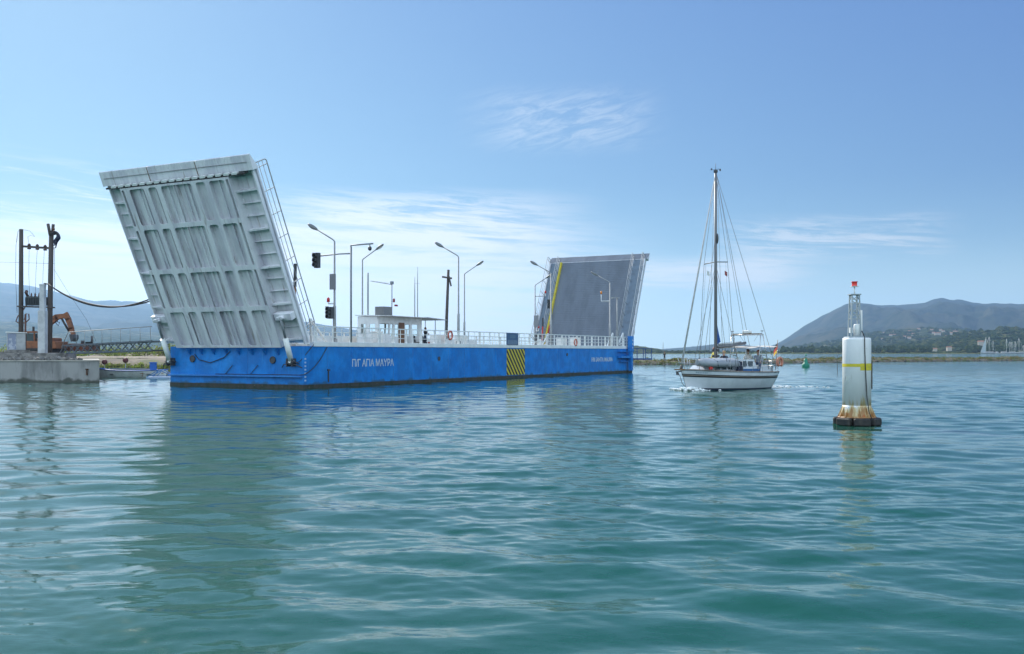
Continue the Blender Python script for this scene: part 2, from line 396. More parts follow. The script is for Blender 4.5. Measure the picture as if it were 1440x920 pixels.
def build_water():
    rs = [0.4, 1.0, 1.8, 2.6]
    while rs[-1] < 9000:
        q = rs[-1]
        rs.append(q*(1.0032 if 5 < q < 330 else (1.02 if q >= 330 else 1.05)))
    rs = np.array(rs)
    th = np.concatenate([np.radians(np.arange(-180, -60, 6)), np.radians(np.arange(-60, -33, 1.0)), np.linspace(math.radians(-33), math.radians(33), 960),
                         np.radians(np.arange(34, 60, 1.0)), np.radians(np.arange(60, 180, 6))])
    dth = np.maximum(np.diff(th, append=th[0]+2*math.pi), np.diff(th, prepend=th[-1]-2*math.pi))
    R, T = np.meshgrid(rs, th, indexing='ij')
    x = (R*np.sin(T)).astype(np.float32); y = (R*np.cos(T)).astype(np.float32)
    sp = np.maximum(np.gradient(rs)[:, None]*np.ones_like(T), R*dth[None, :]).astype(np.float32)
    z = np.zeros_like(x)
    g = np.random.default_rng(21)
    n = 84
    lam = np.exp(np.linspace(math.log(.14), math.log(4.6), n)); 
    # slope spectrum: broad hump about 1-2 m with a capillary tail
    ll = np.log(lam)
    w = 1.0*np.exp(-((ll-math.log(1.25))/.55)**2) + .62*np.exp(-((ll-math.log(.30))/.65)**2) + .22*np.exp(-((ll-math.log(3.2))/.4)**2)
    w = w/np.sqrt((w**2).sum()/2)
    SL = .106
    # patchiness: gusts make some patches rougher
    patch = (.78+.5*fbm(x*.06+3, y*.045+8, 3)).astype(np.float32)
    patch2 = np.clip(.62+1.9*fbm(x*.10+13, y*.06+2, 3), .06, 2.0).astype(np.float32)
    lee = (1-.42*np.exp(-((x+4)/30)**2-((y-60)/36)**2)).astype(np.float32)      # calmer water in the lee of the barge
    patch *= lee; patch2 *= lee
    for i in range(n):
        k = 2*math.pi/lam[i]; ang = math.radians(-96) + g.normal(0, .46 if lam[i] > .8 else .75)
        a = SL*w[i]/k
        kx, ky = k*math.cos(ang), k*math.sin(ang)
        f = np.clip((lam[i]/sp-3.0)/3.0, 0, 1)
        sel = f[:, 60 + 400].max() if False else 1
        ph = kx*x+ky*y+g.uniform(0, 6.283)
        z += (a*f)*np.sin(ph)*(patch2 if lam[i] < .6 else patch)
    z -= 0
    nr, nt_ = R.shape
    verts = np.stack([x, y, z], -1).reshape(-1, 3)
    idx = np.arange(nr*nt_).reshape(nr, nt_)
    nx = np.roll(idx, -1, axis=1)
    a = idx[:-1]; bq = nx[:-1]; c = nx[1:]; d = idx[1:]
    faces = np.stack([a, d, c, bq], -1).reshape(-1, 4)
    me = bpy.data.meshes.new('water')
    me.vertices.add(len(verts)); me.vertices.foreach_set('co', verts.astype(np.float32).ravel())
    me.loops.add(faces.size); me.loops.foreach_set('vertex_index', faces.astype(np.int32).ravel())
    me.polygons.add(len(faces)); me.polygons.foreach_set('loop_start', np.arange(0, faces.size, 4, dtype=np.int32))
    try: me.polygons.foreach_set('loop_total', np.full(len(faces), 4, dtype=np.int32))
    except Exception: pass
    me.polygons.foreach_set('use_smooth', np.ones(len(faces), dtype=bool))
    me.update(calc_edges=True)
    me.materials.append(water_material())
    o = bpy.data.objects.new('water', me); COL.objects.link(o)
    tag(o, 'rippled teal lagoon water reflecting the sky', 'water', kind='structure')
build_water()

# ---------------------------------------------------------------- hills and haze
def grid_mesh(name, P, m, smooth=True):
    nr, nc, _ = P.shape
    idx = np.arange(nr*nc).reshape(nr, nc)
    f = np.stack([idx[:-1, :-1], idx[:-1, 1:], idx[1:, 1:], idx[1:, :-1]], -1).reshape(-1, 4)
    me = bpy.data.meshes.new(name); me.from_pydata(P.reshape(-1, 3).tolist(), [], f.tolist())
    me.polygons.foreach_set('use_smooth', np.full(len(f), smooth)); me.update()
    me.materials.append(m)
    o = bpy.data.objects.new(name, me); COL.objects.link(o); return o
HILL_FAR = mat('far_mountain', (.040,.054,.040), 1, col2=(.075,.078,.055), scale=.004, stretch=(1,1,1), lo=.42, hi=.66, col3=(.026,.040,.026), scale3=.014, lo3=.46, hi3=.62, spec=0)
HILL_MID = mat('olive_hill', (.045,.062,.032), 1, col2=(.12,.12,.07), scale=.012, lo=.45, hi=.62, col3=(.025,.04,.02), scale3=.05, lo3=.48, hi3=.6, spec=0)
HILL_NEAR = mat('green_hill', (.045,.060,.026), 1, col2=(.13,.125,.06), scale=.02, lo=.46, hi=.62, col3=(.018,.032,.014), scale3=.07, lo3=.46, hi3=.58, spec=0)
HSURF = {}
def hill(name, ridge, d0, d1, m, label, seed, step=3, rows=46, gul=.30, gscale=.003, rough=0.0, bulge=.9, key=None):
    px = np.arange(ridge[0][0], ridge[-1][0]+1, step, dtype=float)
    ry = np.interp(px, [r[0] for r in ridge], [r[1] for r in ridge])
    k = np.ones(5)/5; ryp = np.convolve(np.pad(ry, 2, mode='edge'), k, 'valid')
    zr = EYE+(495-ryp)/1400*d1
    t = np.concatenate([np.linspace(0, 1, rows), 1+np.linspace(.06, .5, 8)])
    D = d0+(d1-d0)*t
    XX = (px[None, :]-720)/1400*D[:, None]; YY = D[:, None]*np.ones_like(px)[None, :]
    prof = np.where(t <= 1, np.clip(t, 0, 1)**bulge, 1-((t-1)/.5)**1.5*1.1)[:, None]
    g = ridged(XX*gscale+seed, YY*gscale*.6+seed*1.7, 5)-.55
    amp = np.where(t <= 1, np.sin(np.pi*np.clip(t, 0, 1)**.85), 0)[:, None]
    fine = fbm(XX*gscale*9+seed, YY*gscale*9, 4)
    Zz = (zr[None, :])*prof+zr[None, :]*gul*g*amp+rough*fine*np.clip(t*4, 0, 1)[:, None]
    # never let a middle row rise over the ridge line
    lim = (zr[None, :]-EYE)/d1*D[:, None]*np.where(t < 1, .96, 1)[:, None]+EYE+rough*fine
    Zz = np.where((t < .999)[:, None], np.minimum(Zz, lim), Zz)
    Zz[0] = -3
    P = np.stack([XX, YY, Zz], -1)
    o = grid_mesh(name, P, m); tag(o, label, 'hills', kind='structure')
    HSURF[key or name] = (px, D, Zz)
    return o
hill('hills', [(-900,430),(-500,410),(-250,385),(-90,380),(0,396.5),(49,403),(91,414),(131,422.5),(183,424),(240,431),(330,440),(430,453),(480,461),(540,471),(620,481),(700,488),(800,493)],
     2600, 5200, HILL_FAR, 'pale blue mountain ridge behind the quay', 4.2, gul=.45, gscale=.0016, bulge=1.25, rough=6)
hill('hills', [(-900,470),(-300,462),(-60,455),(30,452),(90,458),(150,463),(220,468),(300,474),(400,482),(560,488),(700,492)],
     1900, 3000, HILL_MID, 'low hazy hills in front of the ridge behind the quay', 7.7, gul=.3, gscale=.004, rough=5)
hill('hills', [(820,493.5),(885,492),(925,491.5),(955,489.5),(990,486),(1024,481),(1036,482),(1060,487),(1090,490),(1140,493)],
     3600, 5200, HILL_FAR, 'pale distant hill behind the sailing yacht', 1.3, gul=.15, gscale=.0016, rough=2)
hill('hills', [(840,487),(880,486.5),(897,486.8),(912,488.5),(926,491),(935,493.5)],
     1300, 1500, HILL_MID, 'dark wooded headland at the end of the blue barge', 9.1, gul=.2, gscale=.01, rough=2.0, step=1)
hill('hills', [(1060,492),(1082,488),(1098,481),(1142,452),(1192,425.6),(1215,426),(1241,429.8),(1272,428.6),(1299,425.8),(1319,419.2),(1338,421.5),(1353,422),(1374,427.3),(1400,427),(1440,427.5),(1560,436),(1750,425),(2000,445),(2300,470)],
     3000, 5600, HILL_FAR, 'tall blue mountain behind the white beacon', 2.9, gul=.85, gscale=.0023, rough=6, bulge=1.25)
hill('hills', [(1090,492),(1121,487),(1160,482.5),(1184,479.5),(1215,470),(1250,466),(1283,461),(1310,461.5),(1340,462),(1372,465.5),(1420,470),(1520,474),(1700,480)],
     1950, 3000, HILL_MID, 'wooded foothill dotted with villages below the tall mountain', 5.5, key='foothill', gul=.45, gscale=.005, rough=7)
hill('hills', [(1200,494),(1250,490),(1293,482),(1325,475.5),(1351,470.5),(1390,466),(1410,463),(1429,461),(1440,465),(1480,468),(1560,462),(1700,470),(1900,480)],
     1400, 2000, HILL_NEAR, 'green wooded hill behind the marina masts', 8.4, gul=.2, gscale=.006, rough=7, step=2)

hz = MB(); hz.lohi((-7500, -400, -4), (7500, 8600, 470))
hm = bpy.data.materials.new('haze_air'); hm.use_nodes = True
hN = hm.node_tree.nodes; hN.remove(hN['Principled BSDF'])
pv = hN.new('ShaderNodeVolumePrincipled'); pv.inputs['Color'].default_value = (.39, .64, 1.0, 1); pv.inputs['Density'].default_value = 1.05e-4
pv.inputs['Anisotropy'].default_value = .5
hm.node_tree.links.new(pv.outputs[0], hN['Material Output'].inputs['Volume'])
haze = hz.build('haze', hm); tag(haze, 'pale blue haze over the lagoon and hills', 'haze', kind='stuff')

# far shore: flat green land with a tree line
FLAT = mat('far_meadow', (.075,.095,.03), 1, col2=(.14,.13,.06), scale=.03, lo=.45, hi=.6, col3=(.035,.05,.02), scale3=.06, spec=0)
pxs = np.arange(-200, 2300, 6.0); D = np.array([1180, 1190, 1260, 1420, 1700.])
XX = (pxs[None, :]-720)/1400*D[:, None]; YY = D[:, None]*np.ones_like(XX)
ZZ = np.array([-1, .5, 1.2, 2.2, -2.])[:, None]*np.ones_like(XX)
o = grid_mesh('far_shore', np.stack([XX, YY, ZZ], -1), FLAT); tag(o, 'flat green far shore across the lagoon', 'shore', kind='structure')

def blob(mb, c, r, h, mi=0):
    "a small distant crown: jittered ball"
    n, m = 7, 4; rings = []
    for j in range(m+1):
        ph = -math.pi/2*.9+math.pi*.95*j/m; rr = max(.15, math.cos(ph))
        rings.append([mb.bm.verts.new(Vector(c)+Vector((r*rr*math.cos(2*math.pi*k/n+j)*rnd.uniform(.7,1.25), r*rr*math.sin(2*math.pi*k/n+j)*rnd.uniform(.7,1.25), h*.5*(1+math.sin(ph))*rnd.uniform(.85,1.12)))) for k in range(n)])
    for a, b in zip(rings, rings[1:]):
        for k in range(n):
            f = mb.bm.faces.new([a[k], a[(k+1)%n], b[(k+1)%n], b[k]]); f.material_index = mi
    mb.bm.faces.new(rings[-1]).material_index = mi
FT1 = mat('far_trees', (.036,.055,.026), 1, col2=(.06,.08,.036), scale=.2, spec=0)
FT2 = mat('far_shrubs', (.07,.09,.03), 1, col2=(.11,.11,.05), scale=.2, spec=0)
mb = MB()
for i in range(1150):
    px = rnd.uniform(880, 1560) if i < 950 else rnd.uniform(-250, 880)
    d = rnd.uniform(1205, 1400)
    dens = vnoise(px*.03, 3.3)
    if rnd.random() > .35+.8*dens: continue
    tall = (1120 < px < 1200) or dens > .45
    h = rnd.uniform(4, 10)*(1.0 if tall else .45)*(.36 if px < 1100 else 1)*(1.15 if 1360 < px < 1400 else 1)
    X0 = (px-720)/1400*d
    if rnd.random() < .6 and tall:
        blob(mb, (X0, d, .8+h*.15), rnd.uniform(2.2, 4.2), h*.85, 0)
    else: blob(mb, (X0, d, .5), rnd.uniform(2, 4.5)*(.6 if px < 1100 else 1), h*.6, 1 if rnd.random() < .6 else 0)
o = mb.build('treeline', [FT1, FT2]); tag(o, 'dark tree line along the far lagoon shore', 'trees', kind='stuff')
# trees on the green hill (far wood, one mass)
mb = MB()
def on_hill(k, px, t):
    p, D_, Z_ = HSURF[k]; i = int(np.clip(np.searchsorted(p, px), 0, len(p)-1)); j = int(t*45); return Vector(((px-720)/1400*D_[j], D_[j], Z_[j, i]))
for i in range(1500):
    px = rnd.uniform(1255, 1560); q = on_hill('hills', px, rnd.random())
    if q.z < 2: continue
    blob(mb, q-Vector((0,0,1)), rnd.uniform(3, 6), rnd.uniform(3, 7), 0 if rnd.random() < .75 else 1)
for i in range(3200):
    p, D_, Z_ = HSURF['foothill']; px = rnd.uniform(1125, 1560); j = int((rnd.random()**.7)*45); i_ = int(np.clip(np.searchsorted(p, px), 0, len(p)-1))
    q = Vector(((px-720)/1400*D_[j], D_[j], Z_[j, i_]))
    if q.z < 2 or float(vnoise(px*.09, D_[j]*.012)) < .42: continue
    blob(mb, q-Vector((0,0,1.5)), rnd.uniform(3.5, 8), rnd.uniform(3.5, 8), 0 if rnd.random() < .7 else 1)
o = mb.build('hillside_wood', [FT1, FT2]); tag(o, 'scattered olive trees covering the green hill', 'trees', kind='stuff')
# ---------------------------------------------------------------- floating bridge
BR = thing('floating_bridge', 'long blue floating bridge barge with both white road leaves raised', 'bridge', (-12.70, 60.6, 0), math.radians(61.9))
BRM = Matrix.Translation((-12.70, 60.6, 0)) @ Matrix.Rotation(math.radians(61.9), 4, 'Z')
def bw(s, w, z): return BRM @ Vector((s, w, z))      # bridge coordinates to world
LEN, WID, FB = 54.9, 11.25, 2.6

def hull_paint():
    m = bpy.data.materials.new('hull_blue'); m.use_nodes = True; nt = m.node_tree; N = nt.nodes; L = nt.links
    b = N['Principled BSDF']; b.inputs['Roughness'].default_value = .42; b.inputs['Specular IOR Level'].default_value = .3
    t = N.new('ShaderNodeTexCoord')
    def noise(sc, st, det=5):
        mp = N.new('ShaderNodeMapping'); mp.inputs['Scale'].default_value = st; L.new(t.outputs['Object'], mp.inputs[0])
        n = N.new('ShaderNodeTexNoise'); n.inputs['Scale'].default_value = sc; n.inputs['Detail'].default_value = det; n.inputs['Roughness'].default_value = .65; L.new(mp.outputs[0], n.inputs['Vector']); return n.outputs['Fac']
    def rng(s, a, c):
        r = N.new('ShaderNodeMapRange'); r.interpolation_type = 'SMOOTHSTEP'; L.new(s, r.inputs[0]); r.inputs[1].default_value = a; r.inputs[2].default_value = c; return r.outputs[0]
    def mix(f, a, c):
        x = N.new('ShaderNodeMix'); x.data_type = 'RGBA'; L.new(f, x.inputs[0])
        for sock, v in ((x.inputs[6], a), (x.inputs[7], c)):
            if isinstance(v, tuple): sock.default_value = (*v, 1)
            else: L.new(v, sock)
        return x.outputs[2]
    c = mix(rng(noise(.5, (1.6,1.6,.5)), .35, .7), (.004,.190,.60), (.014,.240,.66))
    c = mix(rng(noise(1.2, (3,3,.18)), .58, .75), c, (.03,.28,.66))
    c = mix(rng(noise(2.4, (2.4,2.4,.2)), .60, .78), c, (.012,.13,.45))
    c = mix(rng(noise(4.0, (1.5,1.5,.4)), .70, .80), c, (.09,.08,.09))
    sx0 = N.new('ShaderNodeSeparateXYZ'); L.new(t.outputs['Object'], sx0.inputs[0])
    for o_, per in ((0, 2.44), (1, 2.25)):                     # darker colour lines drawn along the plate welds
        f = N.new('ShaderNodeMath'); f.operation = 'PINGPONG'; L.new(sx0.outputs[o_], f.inputs[0]); f.inputs[1].default_value = per/2
        r_ = N.new('ShaderNodeMapRange'); L.new(f.outputs[0], r_.inputs[0]); r_.inputs[1].default_value = .05; r_.inputs[2].default_value = .0; r_.inputs[4].default_value = .45
        q_ = N.new('ShaderNodeMath'); q_.operation = 'MULTIPLY'; L.new(r_.outputs[0], q_.inputs[0]); L.new(rng(noise(.8, (1,1,1), 4), .35, .6), q_.inputs[1])
        c = mix(q_.outputs[0], c, (.006,.085,.30))
    L.new(c, b.inputs['Base Color'])
    # plating: shallow welds and hungry-horse dents as relief
    sx = N.new('ShaderNodeSeparateXYZ'); L.new(t.outputs['Object'], sx.inputs[0])
    def saw(o_, per, wd):
        f = N.new('ShaderNodeMath'); f.operation = 'PINGPONG'; L.new(sx.outputs[o_], f.inputs[0]); f.inputs[1].default_value = per/2
        return rng(f.outputs[0], 0, wd)
    h = N.new('ShaderNodeMath'); h.operation = 'ADD'; L.new(saw(0, 2.4, .12), h.inputs[0]); L.new(saw(1, 2.25, .12), h.inputs[1])
    h2 = N.new('ShaderNodeMath'); h2.operation = 'MULTIPLY_ADD'; L.new(noise(.9, (1,1,1), 3), h2.inputs[0]); h2.inputs[1].default_value = 2.2; L.new(h.outputs[0], h2.inputs[2])
    bp = N.new('ShaderNodeBump'); bp.inputs['Strength'].default_value = .9; bp.inputs['Distance'].default_value = .025; L.new(h2.outputs[0], bp.inputs['Height']); L.new(bp.outputs[0], b.inputs['Normal'])
    return m
BLUE = zstain(hull_paint(), .30, .62, (.03,.085,.13), 1.6, .75)
BLUE2 = mat('blue_steel', (.012,.16,.52), .4, col2=(.02,.22,.58), scale=2)
BOOT = mat('waterline_growth', (.045,.042,.036), .8, col2=(.02,.03,.018), scale=2, stretch=(1,1,.5), col3=(.10,.09,.07), scale3=3, bump=.5, bscale=12)
DECKG = mat('barge_deck', (.20,.20,.20), .8, col2=(.13,.13,.135), scale=1)

mb = MB(); mb.lohi((0, 0, -1), (LEN, WID, FB)); hull = mb.build('hull', BLUE, BR, bevel=.02)
mb = MB()
mb.lohi((-.012, -.012, -.9), (LEN+.012, WID+.012, .24)); mb.build('boot_stripe', BOOT, BR)
mb = MB(); mb.lohi((.3, .32, FB+.002), (LEN-.3, WID-.32, FB+.012)); mb.build('deck', DECKG, BR)
mb = MB()
mb.lohi((.95, -.05, FB-.02), (LEN+.02, .30, 2.87)); mb.lohi((.95, WID-.30, FB-.02), (LEN+.02, WID+.05, 2.87))
mb.build('kerb', WHITE, BR, bevel=.015)
for a_, b_ in ((-.20, -.013), (LEN+.013, LEN+.2)):
    mb = MB(); mb.lohi((a_, .05, .70), (b_, WID, .80)); mb.build('rubbing_ledge', BLUE2, BR)
# fittings of the near end wall: gussets under the leaf, round plates, cylinder brackets, pipes
for k in range(8):
    w = 1.9+k*1.07; mb = MB()
    mb.prism([(-.02, w, 2.45), (-.42, w, 2.45), (-.02, w, 2.05)], (0, .06, 0)); mb.build('gusset', BLUE2, BR)
for w, z in ((2.4, 1.75), (9.2, 1.80)):
    mb = MB(); mb.tube([(-.01, w, z), (-.06, w, z)], .23, 20); mb.torus((-.06, w, z), .20, .03, 'X', 20, 6); mb.build('mooring_pocket', DARK, BR)
for w in (.8, 11.0):
    mb = MB(); mb.box((-.2, w, 1.60), (.4, .5, .12)); mb.box((-.2, w-.2, 1.6), (.4, .05, .5)); mb.box((-.2, w+.2, 1.6), (.4, .05, .5))
    for k in range(5):
        a = rnd.uniform(0, 6.28); mb.tube([(-.25, w, 1.5), (-.3, w+.5*math.cos(a), 1.4+.35*math.sin(a)), (-.1, w+.8*math.cos(a), 1.2+.45*math.sin(a))], .03, 6)
    mb.build('cylinder_bracket', DARK, BR)
mb = MB()
pts = [(-.03, 3.0-.35*k, 1.0-.0*k+.5*((k-4)/4)**2) for k in range(9)]
mb.tube([(-.05, 9.0, 2.1), (-.06, 8.6, 1.75), (-.06, 7.6, 1.55), (-.06, 6.4, 1.9), (-.05, 5.9, 2.3)], .025, 6)
mb.build('hose', BLACK, BR)
for w in (6.3, 4.2):
    mb = MB(); mb.tube([(-.05, w, .85), (-.05, w-.6, 1.42)], .02, 6); mb.build('hose', BLACK, BR)
mb = MB()
mb.tube([(2.2, -.07, 2.55)]+[(2.2-2.9*t, -.06, 2.55-1.75*(1-(1-t)**2.2)) for t in np.linspace(.08, .78, 12)]+[(-.1, .2, .84), (-.22, 2, .85), (-.22, 7, .84)], .024, 6)
mb.tube([(.9, -.06, 2.7), (.3, -.05, 2.2), (-.1, .15, 1.7), (-.2, .6, 1.5)], .022, 6)
mb.build('mooring_rope', BLACK, BR)
for k in range(7):                                             # draft marks: short painted bars
    z = .45+k*.22
    mb = MB(); mb.lohi((.10, -.006, z), (.26, -.002, z+.10)); mb.build('draft_mark', mat('mark_white', (.35,.48,.66), .5), BR)
for s in (15.4, 38.0):
    mb = MB(); mb.tube([(s, -.004, 1.75 if s < 20 else 2.0), (s, -.03, 1.75 if s < 20 else 2.0)], .16, 18); mb.build('hull_port', DARK, BR)
mb = MB(); mb.lohi((2.35, -.05, .35), (2.42, -.002, 1.1)); mb.lohi((2.28, -.07, 1.05), (2.5, -.002, 1.16)); mb.build('anode', DARK, BR)

def on_side(me, s, z):      # lay a text mesh on the long side of the hull
    M = Matrix.Translation((s, -.006, z)) @ Matrix(((1,0,0,0),(0,0,-1,0),(0,1,0,0),(0,0,0,1)))
    return M
LETTER = mat('letter_white', (.55,.60,.66), .5, col2=(.42,.50,.60), scale=6)
def name_board(txt, s, z, size, width):
    me, w, h = text_mesh(txt, size, .003, .012)
    k = width/w; kz = size*.72/h*1.0
    mb = MB(); mb.mesh(me, on_side(me, s, z) @ Matrix.Diagonal((k, kz, 1, 1))); o = mb.build('name_lettering', LETTER, BR, recalc=False); return o
o = name_board('Π/Γ ΑΓΙΑ ΜΑΥΡΑ', 4.85, 1.28, .70, 4.7); o['label'] = 'white Greek lettering on the blue hull'
o = name_board('F/B SANTA MAURA', 43.8, 1.26, .60, 5.5); o['label'] = 'white Latin lettering near the far end of the hull'
# hazard panel
mb = MB(); mb.lohi((26.0, -.016, .30), (29.3, -.002, 2.50)); hp = mb.build('hazard_panel', YELLOW, BR)
mb = MB()
P0, P1, z0, z1 = 26.0, 29.3, .30, 2.50
k = -3.0
def clip(poly, axis, lim, keep_less):
    out = []
    for i in range(len(poly)):
        a, b = poly[i], poly[(i+1) % len(poly)]
        ia = (a[axis] <= lim) if keep_less else (a[axis] >= lim); ib = (b[axis] <= lim) if keep_less else (b[axis] >= lim)
        if ia: out.append(a)
        if ia != ib:
            t = (lim-a[axis])/(b[axis]-a[axis]); out.append(tuple(a[j]+t*(b[j]-a[j]) for j in range(2)))
    return out
while k < 3.6:
    poly = [(P0+k, z1), (P0+k+.27, z1), (P0+k+.27+2.0, z0), (P0+k+2.0, z0)]
    for ax, lim, less in ((0, P0, False), (0, P1, True)): poly = clip(poly, ax, lim, less) if poly else poly
    if len(poly) > 2: mb.prism([(p[0], -.022, p[1]) for p in poly], (0, .004, 0))
    k += .55
mb.build('hazard_stripes', BLACK, hp)

# railings
def railing(w, out, s0, s1, panel=None):
    mb = MB()
    mb.lohi((s0, w-.035, 3.80), (s1, w+.035, 3.87))
    mb.lohi((s0, w-.02, 3.47), (s1, w+.02, 3.51)); mb.lohi((s0, w-.02, 3.16), (s1, w+.02, 3.20))
    s = s0; k = 0
    while s < s1:
        big = k % 2 == 0
        hw = .045 if big else .022
        mb.lohi((s-hw, w-hw*.8, 2.86), (s+hw, w+hw*.8, 3.80)); 
        if big and rnd.random() < .5: mb.lohi((s+.16, w-.03, 2.86), (s+.22, w+.03, 3.80))
        s += .86+rnd.uniform(-.12, .12); k += 1
    return mb.build('railing', WHITE, BR)
railing(.06, -1, 1.1, 54.6)
railing(WID-.06, 1, 1.1, 54.6)
for a_, b_, h_ in ((1.2, 20.0, 3.55), (30, 40, 3.4)):
    mb = MB(); mb.lohi((a_, WID-.24, 2.86), (b_, WID-.16, h_)); mb.build('bulwark', WHITE, BR)
# information board on the railing
mb = MB(); mb.lohi((25.95, -.05, 2.80), (28.0, -.0, 3.86)); sb = mb.build('notice_board', mat('board_blue', (.05,.10,.20), .4), BR)
PG = mat('print_grey', (.20,.27,.36), .5, col2=(.06,.10,.18), scale=16, stretch=(1.5,1,3), lo=.46, hi=.56)
mb = MB(); mb.lohi((26.1, -.056, 2.90), (27.85, -.051, 3.25)); mb.build('notice_text', PG, sb)
mb = MB(); mb.lohi((26.5, -.056, 3.42), (27.5, -.051, 3.70)); mb.build('notice_heading', mat('print_dull', (.10,.16,.24), .5), sb)

# far-end fender post and catwalk
mb = MB(); mb.lohi((53.2, -.62, .22), (53.6, -.22, 3.95)); mb.lohi((53.15, -.68, 2.3), (53.65, -.16, 3.95)); mb.lohi((53.0, -.5, 1.55), (53.8, 0, 1.85))
fp = mb.build('fender_post', BLUE2, BR, bevel=.02)
mb = MB()
for z in (2.7, 3.1, 3.5):
    mb = MB(); mb.tube([(53.3, -.70, z), (53.3, -.66, z)], .09, 10); mb.build('bolt', WHITE, fp)

mb = MB(); mb.lohi((50.6, -.50, 1.60), (53.15, -.02, 1.78)); mb.lohi((50.6, -.35, 2.25), (53.15, -.02, 2.30)); mb.lohi((51.0, -.30, 1.2), (53.0, -.02, 1.25))
mb.build('side_fender', BLUE2, BR)
mb = MB(); mb.lohi((54.0, -1.9, 1.40), (56.0, 0, 1.55)); mb.lohi((54.9, 0, 1.40), (56.0, 4, 1.55))
for p in ((54.05, -1.85), (55.95, -1.85), (55.95, -.9), (54.05, -.9), (55.95, 1.5)):
    mb.bar((p[0], p[1], 1.55), (p[0], p[1], 2.65), .06)
for z in (2.1, 2.63):
    mb.bar((54.05, -1.85, z), (55.95, -1.85, z), .05); mb.bar((55.95, -1.85, z), (55.95, 1.5, z), .05); mb.bar((54.05, -1.85, z), (54.05, -.9, z), .05)
mb.build('catwalk', mat('catwalk_blue', (.01,.06,.22), .5), BR)

